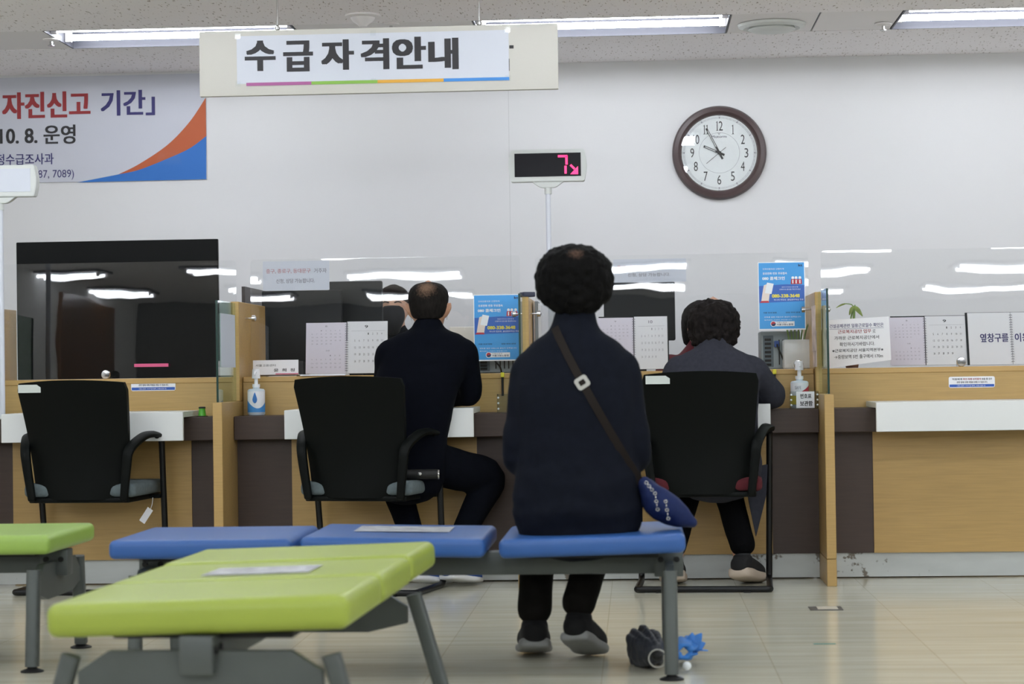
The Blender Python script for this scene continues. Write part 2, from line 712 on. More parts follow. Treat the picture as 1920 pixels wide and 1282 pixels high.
# ------------------------------------------------------------------ ceiling lights
def light_fixture(x0, x1, yc, label, group, recessed):
    z = ZC
    t = T('ceiling_light', label, 'ceiling light', (0, 0, 0), group=group)
    w = (SY1 - SY0) / 2 - .004
    b = NB()
    # open tray: roof, two long sloping sides and two end plates
    zt = z + .10 if recessed else z - .002
    zb = z if recessed else z - .028
    box(b, x0, x1, yc - w, yc + w, zt - .01, zt)
    box(b, x0, x1, yc - w, yc - w + .008, zb, zt)
    box(b, x0, x1, yc + w - .008, yc + w, zb, zt)
    box(b, x0, x0 + .008, yc - w, yc + w, zb, zt)
    box(b, x1 - .008, x1, yc - w, yc + w, zb, zt)
    O('housing', b, m_housing, t)
    for dy in (-.15, .12):
        zt2 = z + .03 if recessed else z - .05
        O('tube', rod(NB(), V((x0 + .04, yc + dy, zt2)), V((x1 - .04, yc + dy, zt2)), .016, seg=12), m_tube, t)
        for xe in (x0 + .024, x1 - .024):
            O('tube_socket', box(NB(), xe - .015, xe + .015, yc + dy - .013, yc + dy + .013, zt2 - .022, zt2 + .06), m_metal, t)
    return t


yc = (SY0 + SY1) / 2
La0, La1 = W(108, 65, yc).x, W(562, 47, yc).x
Lb0, Lb1 = W(893, 40, yc).x, W(1366, 35, yc).x
Lc0 = W(1682, 30, yc).x
pitch = Lb0 - La0
Lc1 = Lc0 + (Lb1 - Lb0)
light_fixture(La0, La1, yc, 'twin-tube ceiling light above the wall banner, left of the hanging sign', 'ceiling lights over the counter', True)
light_fixture(Lb0, Lb1, yc, 'twin-tube ceiling light behind the hanging sign, left of the round air diffuser', 'ceiling lights over the counter', True)
light_fixture(Lc0, Lc1, yc, 'twin-tube ceiling light running out of the right edge of the photo', 'ceiling lights over the counter', True)
proto = None
for r_, yy in enumerate((8.1, 5.9, 3.7, 1.5, -.7, -2.9, -5.1)):
    for k in range(-3, 4):
        x0 = Lb0 + k * pitch
        if proto is None:
            proto = light_fixture(0, Lb1 - Lb0, 0, 'twin-tube ceiling light above the waiting area, mirrored in the clear screens', 'ceiling lights over the waiting area', False)
            o = proto
        else:
            o = proto.copy()
            COL.objects.link(o)
            for ch in list(proto.children):
                c = ch.copy()
                c.parent = o
                COL.objects.link(c)
        o.location = (x0, yy, 0)


def ceiling_panel(x0, x1, label):
    t = T('ceiling_panel', label, 'ceiling panel', (0, 0, 0), group='metal panels between the ceiling lights')
    b = NB()
    g = .004
    box(b, x0 + g, x1 - g, SY0 + g, SY1 - g, ZC + .002, ZC + .012, .002, 1)
    O('panel', b, m_metal, t)
    return t


def sprinkler(px, py, label):
    p = G(px, py, ZC)
    t = T('sprinkler_head', label, 'sprinkler', (p.x, p.y, ZC), group='sprinkler heads in the ceiling')
    O('escutcheon', lathe(NB(), [(.0, .0), (.042, 0), (.04, -.006), (.02, -.012), (.0, -.012)][1:4], (p.x, p.y, ZC)), m_metal, t)
    b = rod(NB(), V((p.x, p.y, ZC - .01)), V((p.x, p.y, ZC - .032)), .008)
    rod(b, V((p.x, p.y, ZC - .032)), V((p.x, p.y, ZC - .036)), .017)
    O('deflector', b, m_chrome, t)


ceiling_panel(La0 - 1.2, La0, 'flat metal ceiling panel left of the light over the banner')
ceiling_panel(La1, Lb0, 'flat metal ceiling panel above the hanging sign, between two lights')
xm = W(1530, 44, yc).x
ceiling_panel(Lb1, xm, 'square metal ceiling panel that holds the round air diffuser')
ceiling_panel(xm, Lc0, 'square metal ceiling panel with a sprinkler head, right of the air diffuser')
sprinkler(1656, 44, 'small sprinkler head in the metal panel right of the air diffuser')
sprinkler(96, 73, 'small sprinkler head left of the light over the banner')
sprinkler(733, 44, 'small sprinkler head just above the hanging sign')
p = G(1447, 46, ZC)
t = T('air_diffuser', 'round cream air diffuser in a metal ceiling panel', 'air vent', (p.x, p.y, ZC))
O('outer_ring', lathe(NB(), [(.10, .0), (.17, 0), (.165, -.012), (.14, -.022), (.115, -.01)], (p.x, p.y, ZC), 48), m_plastic, t)
O('inner_cone', lathe(NB(), [(.03, .0), (.112, -.012), (.118, -.026), (.1, -.034), (.04, -.04)], (p.x, p.y, ZC), 48), m_plastic, t)
p = G(680, 28, ZC)
t = T('ceiling_speaker', 'white cone-shaped detector on the ceiling above the hanging sign', 'detector', (p.x, p.y, ZC))
O('base', lathe(NB(), [(.085, 0), (.085, -.008), (.06, -.014)], (p.x, p.y, ZC)), m_metal, t)
O('cone', lathe(NB(), [(.06, -.012), (.05, -.03), (.022, -.05), (.018, -.056)], (p.x, p.y, ZC)), m_metal, t)

# ------------------------------------------------------------------ hanging sign
YS = 9.3
a, b_ = W(373, 58, YS), W(1047, 168, YS)
c1 = W(374, 180, YS)
sx0, sx1, sz1 = a.x, b_.x, (W(373, 58, YS).z + W(1047, 45, YS).z) / 2
sz0 = (c1.z + b_.z) / 2
t = T('hanging_sign', 'white hanging sign board with a black Korean heading and a four-colour line', 'sign', ((sx0 + sx1) / 2, YS, sz0))
m_cream = mat('cream_sign_board', 'c4c1ba', .55, spec=.3)
O('board', box(NB(), sx0, sx1, YS, YS + .03, sz0, sz1, .003, 2), m_cream, t)
px0, px1 = W(444, 100, YS).x, W(954, 100, YS).x
pz1 = W(700, 62, YS).z
pz0 = W(700, 152, YS).z
O('paper_overlay', box(NB(), px0, px1, YS - .002, YS - .0005, pz0, pz1), m_paper2, t)
O('lettering', texts([(ch, W(xa, 100, YS).x, W(xb, 100, YS).x, W(xa, yb, YS).z, W(xa, ya, YS).z, .036) for ch, xa, xb, ya, yb in (('수', 459, 517, 77, 134), ('급', 531, 587, 77, 135), ('자', 602, 664, 75, 132), ('격', 676, 730, 73, 131), ('안', 735, 799, 70, 130), ('내', 803, 860, 72, 131))], YS - .003), m_blk, t, smooth=False)
bx = [W(q, 150, YS).x for q in (462, 584, 708, 832, 955)]
bz0, bz1 = W(708, 156, YS).z, W(708, 150, YS).z
for i, cc in enumerate(('a55a90', '83b04a', 'd9a23a', '3f86cf')):
    O('colour_line', rect(NB(), bx[i], bx[i + 1], bz0, bz1, YS - .0032), mat('line_' + cc, cc, .6), t, smooth=False)
b = rect(NB(), W(955, 88, YS).x, W(963, 88, YS).x, W(958, 91, YS).z, W(958, 85, YS).z, YS - .0012)
rect(b, W(953, 88, YS).x, W(955, 88, YS).x, W(955, 133, YS).z, W(955, 110, YS).z, YS - .0012)
O('lettering', b, m_blk, t, smooth=False)
b = NB()
for q in (446, 700, 952):
    for zz in (pz0, pz1):
        x = W(q, 100, YS).x
        O('tape', rect(NB(), x - .012, x + .012, zz - .012, zz + .012, YS - .0026), m_clear, t, smooth=False)
for q in (519, 898):
    x = W(q, 40, YS).x
    O('suspension_wire', rod(NB(), V((x, YS + .015, sz1)), V((x, YS + .015, ZC)), .0045, seg=8), m_chrome, t)
    O('hook', lathe(NB(), [(.005, 0), (.012, .004), (.012, .016), (.005, .022)], (x, YS + .015, sz1), 12), m_chrome, t)

# ------------------------------------------------------------------ wall banner
YN = YW - .006
bx0, bx1 = W(-420, 250, YN).x, W(387, 258, YN).x
bz1, bz0 = W(386, 172, YN).z + .12, W(387, 336, YN).z
bzt = W(10, 146, YN).z
t = T('wall_banner', 'white printed wall banner with red and navy Korean words and a blue and orange sweep', 'banner', ((bx0 + bx1) / 2, YN, bz0))
O('sheet', box(NB(), bx0, bx1, YN - .002, YN + .004, bz0, bzt), mat('banner_vinyl', 'c2c3cd', .6, spec=.3), t)


def BX(px, py):
    q = W(px, py, YN)
    return q.x, q.z


def curve2(pts, n=10):
    return [tuple(r) for r in crom(pts, n)]


or_top = curve2([BX(222, 327), BX(262, 307), BX(315, 271), BX(356, 228), BX(386, 183)])
or_bot = curve2([BX(387, 255), BX(356, 278), BX(315, 297), BX(262, 318), BX(222, 327)])
O('orange_sweep', poly(NB(), or_top + or_bot[:-1], YN - .0035), mat('orange_print', 'b4552a', .6), t, smooth=False)
bl_top = curve2([BX(145, 342), BX(222, 327), BX(262, 318), BX(315, 297), BX(356, 278), BX(387, 255)])
O('blue_sweep', poly(NB(), bl_top + [BX(387, 336), BX(266, 339)], YN - .0034), mat('azure_print', '2269b8', .6), t, smooth=False)


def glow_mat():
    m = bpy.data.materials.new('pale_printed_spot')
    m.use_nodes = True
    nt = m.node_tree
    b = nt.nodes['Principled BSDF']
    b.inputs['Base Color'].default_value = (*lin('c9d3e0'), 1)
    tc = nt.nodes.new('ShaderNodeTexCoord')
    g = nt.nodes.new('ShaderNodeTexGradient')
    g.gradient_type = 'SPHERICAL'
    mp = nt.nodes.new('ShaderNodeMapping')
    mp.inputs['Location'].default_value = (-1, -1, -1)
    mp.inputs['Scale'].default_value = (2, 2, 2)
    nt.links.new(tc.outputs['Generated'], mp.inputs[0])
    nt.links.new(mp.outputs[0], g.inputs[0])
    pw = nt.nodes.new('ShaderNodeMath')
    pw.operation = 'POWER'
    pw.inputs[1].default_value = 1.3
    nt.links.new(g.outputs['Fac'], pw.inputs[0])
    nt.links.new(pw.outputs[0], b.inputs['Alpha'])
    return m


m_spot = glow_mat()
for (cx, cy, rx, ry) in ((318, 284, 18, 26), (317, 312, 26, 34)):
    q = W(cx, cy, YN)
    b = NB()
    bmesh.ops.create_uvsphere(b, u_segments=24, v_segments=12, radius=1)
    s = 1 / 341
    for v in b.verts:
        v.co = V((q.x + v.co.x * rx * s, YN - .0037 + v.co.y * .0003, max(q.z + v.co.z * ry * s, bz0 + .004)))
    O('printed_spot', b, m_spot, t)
O('red_lettering', texts([('자진신고', *[W(q, 195, YN).x for q in (4, 170)], W(90, 222, YN).z, W(90, 172, YN).z, .03)], YN - .004), m_red, t, smooth=False)
for it_ in (('기간」', *[W(q, 195, YN).x for q in (189, 291)], W(240, 217, YN).z, W(240, 169, YN).z, .025),
            ('정수급조사과', *[W(q, 298, YN).x for q in (-7, 101)], W(50, 309, YN).z, W(50, 288, YN).z, .012),
            ('87, 7089)', *[W(q, 328, YN).x for q in (72, 139)], W(80, 338, YN).z, W(80, 319, YN).z, 0)):
    O('navy_lettering', texts([it_], YN - .004), m_navy, t, smooth=False)
O('black_lettering', texts([('10. 8. 운영', *[W(q, 250, YN).x for q in (0, 142)], W(70, 271, YN).z, W(70, 235, YN).z, .02)], YN - .004), m_blk, t, smooth=False)

# ------------------------------------------------------------------ wall clock
q = W(1348.5, 287, YW)
cx, cz, R = q.x, q.z, .259
m_bezel = mat('dark_brown_clock_rim', '4a3a3a', .35)
m_face = mat('white_clock_face', 'e6e8e8', .5)
t = T('wall_clock', 'round wall clock with a dark brown rim and white face', 'clock', (cx, YW, cz))
O('rim', lathe(NB(), [(R * .80, -.012), (R * .83, -.03), (R * .88, -.04), (R * .96, -.036), (R, -.02), (R, 0), (R * .8, 0), (R * .8, -.012)], (cx, YW, cz), 96, 'y', False), m_bezel, t)
O('face', lathe(NB(), [(.001, -.012), (R * .83, -.012), (R * .83, -.004), (.001, -.004)], (cx, YW, cz), 96, 'y'), m_face, t)
yf = YW - .0135
numerals = []
for h in range(1, 13):
    a = math.radians(90 - 30 * h - 1.0)
    rr = R * .575
    hx, hz = cx + rr * math.cos(a), cz + rr * math.sin(a)
    hh = R * .1
    numerals.append((str(h), hx, hz, hh))
b = NB()
ONE = [(-.30, -1), (.30, -1), (.30, -.93), (.09, -.88), (.09, 1), (.02, 1), (-.32, .74), (-.29, .68), (-.09, .78), (-.09, -.88), (-.30, -.93)]
for body, hx, hz, hh in numerals:
    wid = {True: .62, False: .95}
    tot = sum(wid[ch == '1'] for ch in body) * hh * .98
    x = hx - tot / 2
    for ch in body:
        wch = wid[ch == '1'] * hh * .98
        if ch == '1':                                  # a one with foot and flag, as on the dial
            poly(b, [(x + wch / 2 + px_ * hh * .8, hz + pz_ * hh) for px_, pz_ in ONE], yf)
        else:
            me = text(ch, x + wch * .06, x + wch * .94, hz - hh, hz + hh, yf)
            b.from_mesh(me)
            bpy.data.meshes.remove(me)
        x += wch
O('hour_numerals', b, m_blk, t, smooth=False)
b = NB()
for i in range(60):
    a = math.radians(6 * i - 1)
    r0, r1, hw = (R * .735, R * .765, .0028) if i % 5 == 0 else (R * .745, R * .762, .0005)
    d, n = V((math.cos(a), 0, math.sin(a))), V((-math.sin(a), 0, math.cos(a)))
    c0 = V((cx, yf, cz))
    b.faces.new([b.verts.new(c0 + d * rr + n * s * hw) for rr, s in ((r0, -1), (r1, -1), (r1, 1), (r0, 1))])
for rr in (R * .43, R * .74, R * .765):
    n = 96
    wdt = .0005
    ring = [[b.verts.new((cx + (rr + e) * math.cos(2 * math.pi * k / n), yf, cz + (rr + e) * math.sin(2 * math.pi * k / n))) for k in range(n)] for e in (-wdt, wdt)]
    for k in range(n):
        b.faces.new((ring[0][k], ring[0][(k + 1) % n], ring[1][(k + 1) % n], ring[1][k]))
O('minute_track', b, m_grey, t, smooth=False)
it = []
for h in range(1, 13):
    a = math.radians(90 - 30 * h - 1.0)
    hx, hz = cx + R * .80 * math.cos(a), cz + R * .80 * math.sin(a)
    it.append((str(h * 5), hx - .006, hx + .006, hz - .005, hz + .005, 0))
O('minute_numerals', texts(it, yf), m_grey, t, smooth=False)
O('lettering', texts([('Motorm', cx - .042, cx + .042, cz + .105 - .022, cz + .105 - .008, .01), ('V', cx - .008, cx + .008, cz + .1, cz + .113, .0)], yf), m_grey, t, smooth=False)


def hand(name, ang, ln, tail, hw, y, hollow=True):
    a = math.radians(90 - ang)
    d, n = V((math.cos(a), 0, math.sin(a))), V((-math.sin(a), 0, math.cos(a)))
    c0 = V((cx, y, cz))
    b = NB()

    def strip(r0, r1, s0, s1):
        b.faces.new([b.verts.new(c0 + d * rr + n * s) for rr, s in ((r0, s0), (r1, s0), (r1, s1), (r0, s1))])
    if hollow:
        strip(-tail, ln * .25, -hw, hw)
        strip(ln * .25, ln, hw * .45, hw)
        strip(ln * .25, ln, -hw, -hw * .45)
        strip(ln * .92, ln, -hw * .5, hw * .5)
    else:
        strip(-tail, ln, -hw, hw)
    r = bmesh.ops.extrude_face_region(b, geom=b.faces[:])
    for v in r['geom']:
        if isinstance(v, bmesh.types.BMVert):
            v.co.y -= .001
    O(name, b, m_blk, t, smooth=False)


hand('hour_hand', 294, R * .36, R * .12, .0062, yf - .001)
hand('minute_hand', 333, R * .59, R * .15, .0055, yf - .003)
hand('second_hand', 231, R * .36, R * .18, .0012, yf - .005, False)
O('hand_hub', lathe(NB(), [(.001, -.001), (.01, -.001), (.01, -.009), (.001, -.009)], (cx, yf, cz), 20, 'y'), m_blk, t)
O('cover_glass', lathe(NB(), [(.001, -.026), (R * .84, -.026), (R * .84, -.024), (.001, -.024)], (cx, YW, cz), 64, 'y'), m_acr, t)

# ------------------------------------------------------------------ counters and dividers
ZT, ZL = .922, .748           # top of the raised counter, top of the ledge
YU, YL, YK, YWT = 9.60, 9.36, 9.44, 9.2
DX = [-3.02, -1.80, -.4915, .817, 2.125]
DW = .041


def counter(i, wpx, lpx, label):
    x0, x1 = DX[i] + DW / 2 + .001, DX[i + 1] - DW / 2 - .001
    t = T('service_counter', label, 'counter', ((x0 + x1) / 2, YK, 0), group='service counters along the wall')
    O('raised_panel', box(NB(), x0, x1, YU, YU + .03, ZL - .03, ZT - .025), m_maple, t)
    O('counter_top', box(NB(), x0, x1, YU - .004, 10.2, ZT - .025, ZT, .003, 1), m_maple_edge, t)
    O('ledge', box(NB(), x0, x1, YL, YU, .643, ZL, .003, 1), m_walnut, t)
    O('plinth', box(NB(), x0, x1, YK + .012, YK + .03, .006, .112), m_plinth, t)
    O('back_panel', box(NB(), x0, x1, 10.14, 10.17, .0, ZT - .026), m_maple, t)
    l0, l1 = max(x0, min(lpx)), min(x1, max(lpx))
    O('dark_panel', box(NB(), x0, l0, YK, YK + .03, .112, .643), m_walnut, t)
    O('dark_panel', box(NB(), l1, x1, YK, YK + .03, .112, .643), m_walnut, t)
    O('front_panel', box(NB(), l0, l1, YK - .006, YK + .03, .112, .643), m_maple, t)
    w0, w1 = wpx
    b = box(NB(), w0, w1, YWT, YWT + .02, .648, .774, .002, 1)
    box(b, w0, w1, YWT + .0195, YU - .002, .75, .774)
    O('worktop', b, m_whitelam, t)
    return t


def X(px, y, Y):
    return W(px, y, Y).x


c0 = counter(0, (X(2, 800, YWT), X(343, 800, YWT)), (X(25, 900, YK), X(360, 900, YK)), 'maple service counter with white worktop behind the empty chair nearest the left edge')
c1 = counter(1, (X(533, 800, YWT), X(888, 795, YWT)), (X(548, 900, YK), X(895, 900, YK)), 'maple service counter where the man in the black sweater leans')
c2 = counter(2, (X(1092, 795, YWT), X(1445, 790, YWT)), (X(1098, 900, YK), X(1447, 900, YK)), 'maple service counter where the woman in the grey jacket sits')
c3 = counter(3, (X(1643, 780, YWT), X(1643, 780, YWT) + .815), (X(1637, 900, YK), X(1637, 900, YK) + .82), 'maple service counter at the right with nobody in front of its long white worktop')

m_papr = mat('divider_notice_paper', 'c3c9d3', .7)
for i, lab in enumerate(('tall maple divider at the left edge of the photo', 'tall maple divider between the black display panel and the man in the black sweater',
                         'tall maple divider with a dark cap on top, behind the seated woman in navy', 'tall maple divider right of the grey jacket, its foot on the open floor')):
    x = DX[i]
    t = T('counter_divider', lab, 'divider', (x, 9.3, 0), group='maple dividers between the counters')
    O('lower_panel', prism(NB(), [(9.1, .128), (9.1, .80), (10.2, .80), (10.2, .128)], 0, 1) if False else box(NB(), x - DW / 2, x + DW / 2, 9.1, YU - .006, .116, .812, .002, 1), m_maple, t)
    O('foot_panel', box(NB(), x - DW / 2, x + DW / 2, 9.1, YU - .006, 0, .114, .002, 1), m_maple, t)
    O('upper_panel', box(NB(), x - .018, x + .018, 9.53, 10.22, .813, 1.262, .002, 1), m_maple_edge, t)
    zt = 1.262 if i != 1 else 1.255
    O('glass_pane', box(NB(), x - .004, x + .004, 9.115, 9.525, .814, zt), m_glass, t)
    O('glass_edge', box(NB(), x - .0045, x + .0045, 9.11, 9.1152, .814, zt), m_glassedge, t)
    b = NB()
    for s in (-1, 1):
        lathe(b, [(.004, 0), (.004, s * .03), (.014, s * .03), (.014, s * .045), (.004, s * .05)], (x + s * .018, 9.7, 1.19), 14, 'x')
    O('stand_off', b, m_chrome, t)
# papers on the left divider glass
b = box(NB(), DX[1] + .0055, DX[1] + .0065, 9.17, 9.5, .965, 1.2)
o = tag(O('posted_paper', b, m_papr), 'white paper stuck on the glass of the divider left of the man in black', 'paper')
b = NB()
for k in range(9):
    b.faces.new([b.verts.new((DX[3] - .02 - .002 - .012 * math.sin(k * .7), y, z)) for y, z in ((9.56 + .0, .96 + .03 * k), (9.72, .96 + .03 * k), (9.72, .985 + .03 * k), (9.56, .985 + .03 * k))])
b.free()
b = NB()
for (z0, z1, o_) in ((.93, 1.09, .003), (1.0, 1.2, .006)):
    box(b, DX[3] - .02 - o_ - .001, DX[3] - .02 - o_, 9.4, 9.6, z0, z1)
tag(O('posted_paper', b, mat('printed_notice', 'cdb9ad', .7, var=.35, vs=18)), 'crumpled printed notice stuck on the glass of the right-hand tall divider', 'paper')

# dark cap on the middle divider
b = box(NB(), -.028, .028, -.03, .03, 0, .022, .004, 2)
o = O('cap', b, mat('navy_cap_plastic', '2d3146', .5), local=True)
o.location = (DX[2] + .012, 9.56, 1.262)
o.rotation_euler = (0, 0, math.radians(24))
tag(o, 'small dark navy block sitting on top of the middle divider', 'block')

# tinted side screen behind the left divider
xs = X(468, 600, 10.4)
b = box(NB(), xs - .008, xs + .008, 10.24, 10.88, .731, 1.36)
tag(O('side_screen', b, mat('dark_brown_screen', '3c3331', .4)), 'dark brown side screen standing behind the left divider', 'screen')

# ------------------------------------------------------------------ clear shields
TILT = math.radians(-1.36)
YA = 9.80
shields = []
for i, (a0, a1, zt, lab, dt) in enumerate((
        (DX[0] + .03, X(443, 600, YA), W(300, 490, YA).z, 'clear acrylic screen in front of the black glass panel', .1),
        (X(470, 600, YA), X(976, 600, YA), W(700, 483, YA).z, 'clear acrylic screen facing the man in the black sweater', -.05),
        (X(1004, 600, YA), X(1517, 600, YA), W(1250, 477, YA).z, 'clear acrylic screen facing the woman in the grey jacket', .05),
        (X(1541, 600, YA), X(2060, 600, YA), W(1750, 466, YA).z, 'clear acrylic screen at the right in front of the leaning calendars', -.1))):
    hgt = zt - ZT - .001
    w = a1 - a0
    t = T('acrylic_screen', lab, 'screen', ((a0 + a1) / 2, YA, ZT + .001), (TILT + math.radians(dt), 0, math.radians((-.5, .4, -.2, .3)[i])), 'clear screens on the counter')
    O('clear_sheet', prism(NB(), rrect(-w / 2, w / 2, 0, hgt, .018), 0, .004), m_acr, t, local=True, smooth=False)
    shields.append(t)
for px, lab in ((199, 'round silver knob on the screen in front of the black glass panel'), (1497, 'round silver knob behind the hand gel bottle on the right'), (1802, 'round silver knob at the foot of the open calendar on the right')):
    q = W(px, 702 if px < 300 else (683 if px < 1600 else 678), 9.72)
    t = T('screen_knob', lab, 'knob', (q.x, 9.7, q.z), group='silver knobs holding the screens')
    O('disc', lathe(NB(), [(.021, 0), (.022, -.006), (.019, -.012), (.004, -.013)], (q.x, 9.72, q.z), 28, 'y'), m_chrome, t)
    O('bracket', box(NB(), q.x - .011, q.x + .011, 9.72, YA - .004, max(ZT, q.z - .022), q.z - .004), m_chrome, t)
q0, q1 = W(252, 688, YA - .02), W(316, 681, YA - .02)
tag(O('pink_strip', box(NB(), q0.x, q1.x, YA - .024, YA - .0225, q0.z, q1.z), mat('pink_tape', 'e0608f', .6)), 'bright pink paper strip along the bottom of the left screen', 'strip')

# black glass panel at the left
q0, q1 = W(33, 711, 10.05), W(408, 448, 10.05)
zt = (W(33, 455, 10.05).z + W(407, 447, 10.05).z) / 2
t = T('black_display_panel', 'large black flat display panel standing on the counter at the left', 'display', ((q0.x + q1.x) / 2, 10.05, ZT))
O('screen', box(NB(), q0.x, q1.x, 10.05, 10.075, ZT + .001, zt, .003, 1), m_glossblack, t)
b = NB()
for dx in (-.2, .2):
    box(b, (q0.x + q1.x) / 2 + dx - .03, (q0.x + q1.x) / 2 + dx + .03, 10.076, 10.16, ZT + .001, ZT + .1, .004, 1)
O('stand', b, m_monitor, t)

# counter stickers
m_stick = mat('sticker_white', 'e8e8ec', .5)
m_band = mat('sticker_blue', '2c57ac', .5)
for i, (pa, pb) in enumerate((((246, 733), (329, 710)), ((1779, 727), (1865, 705)))):
    q0, q1 = W(pa[0], pa[1], YU), W(pb[0], pb[1], YU)
    z0, z1 = q0.z, q1.z
    x0, x1 = q0.x, q1.x
    y = YU - .001
    h = z1 - z0
    t = T('counter_sticker', ('white and blue warning sticker on the counter under the black display panel', 'white and blue warning sticker on the counter above the long white worktop')[i], 'sticker', ((x0 + x1) / 2, YU, z0), group='warning stickers on the counter fronts')
    O('backing', prism(NB(), rrect(x0, x1, z0, z1, .008), YU - .0012, YU - .0002), m_stick, t, smooth=False)
    O('blue_band', rect(NB(), x0 + .003, x1 - .003, z0 + .003, z0 + h * .3, YU - .0016), m_band, t, smooth=False)
    xa, xb = x0 + .015, x1 - .012
    xm_ = x0 + (x1 - x0) * .29
    xn = x0 + (x1 - x0) * .72
    O('black_lettering', texts([('직원에게', xa, xm_, z0 + h * .68, z0 + h * .86, .02), ('등을 할 경우', xn, xb, z0 + h * .68, z0 + h * .86, .02),
                                ('관련 법에 의해 처벌을 받을 수 있습니다.', xa + .02, xb - .02, z0 + h * .4, z0 + h * .58, .02)], YU - .0016), m_blk, t, smooth=False)
    O('red_lettering', texts([('폭언·폭행·성희롱의', xm_ + .004, xn - .004, z0 + h * .68, z0 + h * .86, .02)], YU - .0016), m_red, t, smooth=False)
    O('white_lettering', texts([('고용노동부, 수사기관 협력, 고용노동부 등', xa + .02, xb - .03, z0 + h * .1, z0 + h * .24, .0)], YU - .0019), m_stick, t, smooth=False)

# ------------------------------------------------------------------ papers, posters, calendars behind and on the screens
def flat(name, label, cat, pa, pb, Y, rot=(0, 0, 0), group=None):
    """Empty at the bottom centre of a sheet whose photo corners are pa (lower left) and pb (upper right); returns it with width, height."""
    q0, q1 = W(*pa, Y), W(*pb, Y)
    t = T(name, label, cat, ((q0.x + q1.x) / 2, Y, q0.z), rot, group)
    return t, q1.x - q0.x, q1.z - q0.z


def lines(t, name, items, w, h, m, y):
    for it in items:
        bold = it[5] if len(it) > 5 else 0
        O(name, texts([(it[0], -w / 2 + it[1] * w, -w / 2 + it[2] * w, it[3] * h, it[4] * h, bold)], y), m, t, local=True, smooth=False)


m_sky = mat('poster_sky_blue', '3f9be0', .45)
m_mid = mat('poster_royal_blue', '2f62b8', .45)
m_yel = mat('poster_yellow', 'e6da3c', .5)
m_wht = mat('poster_white', 'e9eef2', .5)
m_prd = mat('poster_red', 'b53242', .5)
m_pnv = mat('poster_navy', '22375f', .5)
m_pskin = mat('poster_pale_hand', 'e6d9cf', .5)


def poster(pa, pb, label, Y):
    t, w, h = flat('blue_poster', label, 'poster', pa, pb, Y, (TILT, 0, 0), 'blue phone posters on the screens')
    O('sheet', box(NB(), -w / 2, w / 2, 0, .0012, 0, h), m_wht, t, local=True)
    e = .0035
    O('sky_field', rect(NB(), -w / 2 + e, w / 2 - e, e * 1.6, h - e, -.0004), m_sky, t, local=True, smooth=False)
    O('blue_band', poly(NB(), [(-w / 2 + e, h * .40), (w / 2 - e, h * .42), (w / 2 - e, h * .655), (w * .1, h * .67), (-w / 2 + e, h * .65)], -.0007), m_mid, t, local=True, smooth=False)
    y = -.0012
    lines(t, 'white_lettering', [('전화한통화로 간편하게', .1, .55, .885, .91), ('유료전화 번호 무료접속', .1, .62, .815, .85, .02), ('080 콜체크인', .09, .57, .735, .785, .025),
                                 ('관공서 어디서나 전화 한 통', .5, .85, .62, .638), ('간편하게 출입을 확인하세요', .45, .9, .585, .605),
                                 ('하나의 번호로, 출입명부작성 무료', .33, .96, .43, .455)], w, h, m_wht, y)
    lines(t, 'yellow_lettering', [('080-338-3648', .29, .88, .475, .525, .03)], w, h, m_yel, y)
    lines(t, 'navy_lettering', [('이용 안내 방법', .1, .38, .245, .265, .02), ('담당 부서 안내', .58, .88, .245, .265, .02), ('kt', .86, .95, .93, .965, .03)], w, h, m_pnv, y)
    lines(t, 'white_lettering', [('전화를 걸면 자동으로 출입이 등록됩니다', .12, .9, .18, .2), ('통화료는 기관이 부담합니다', .12, .7, .14, .155)], w, h, m_wht, y)
    O('white_plate', rect(NB(), -w * .18, w * .26, h * .055, h * .125, y), m_wht, t, local=True, smooth=False)
    lines(t, 'navy_lettering', [('고용노동부', .38, .6, .1, .118), ('서울고용노동청', .38, .73, .065, .093, .02)], w, h, m_pnv, y - .0004)
    b = NB()
    n = 16
    c = (-w * .19, h * .09)
    r = w * .062
    poly(b, [(c[0] + r * math.cos(6.283 * k / n), c[1] + r * math.sin(6.283 * k / n)) for k in range(n)], y - .0003)
    O('emblem_disc', b, m_wht, t, local=True, smooth=False)
    for mm, k0 in ((m_prd, 0), (m_pnv, 1)):
        b = NB()
        poly(b, [(c[0] + r * .8 * math.cos(math.pi * (k / 10 + k0) + .3), c[1] + r * .8 * math.sin(math.pi * (k / 10 + k0) + .3)) for k in range(11)], y - .0006)
        O('emblem_half', b, mm, t, local=True, smooth=False)
    # hand holding a phone
    b = NB()
    poly(b, [(-w * .44, h * .42), (-w * .28, h * .42), (-w * .26, h * .52), (-w * .2, h * .58), (-w * .22, h * .64), (-w * .3, h * .68), (-w * .38, h * .66), (-w * .41, h * .55)], y)
    O('printed_hand', b, m_pskin, t, local=True, smooth=False)
    b = NB()
    poly(b, [(-w * .36, h * .545), (-w * .22, h * .53), (-w * .17, h * .68), (-w * .31, h * .70)], y - .0003)
    O('printed_phone', b, m_wht, t, local=True, smooth=False)
    b = poly(NB(), [(-w * .47, h * .402), (-w * .27, h * .402), (-w * .29, h * .43), (-w * .44, h * .43)], y - .0002)
    for k, xx in enumerate((.24, .31, .39)):
        poly(b, [(w * (xx - .045), h * .67), (w * (xx + .045), h * .67), (w * (xx + .035), h * .745), (w * (xx - .035), h * .745)], y - .0002)
    O('printed_figures', b, m_prd, t, local=True, smooth=False)
    b = NB()
    for xx in (.24, .31, .39):
        poly(b, [(w * xx + w * .03 * math.cos(6.283 * k / 10), h * .765 + w * .03 * math.sin(6.283 * k / 10)) for k in range(10)], y - .0004)
        rect(b, w * xx - w * .012, w * xx + w * .012, h * .68, h * .735, y - .0004)
    O('printed_figures', b, m_wht, t, local=True, smooth=False)
    return t


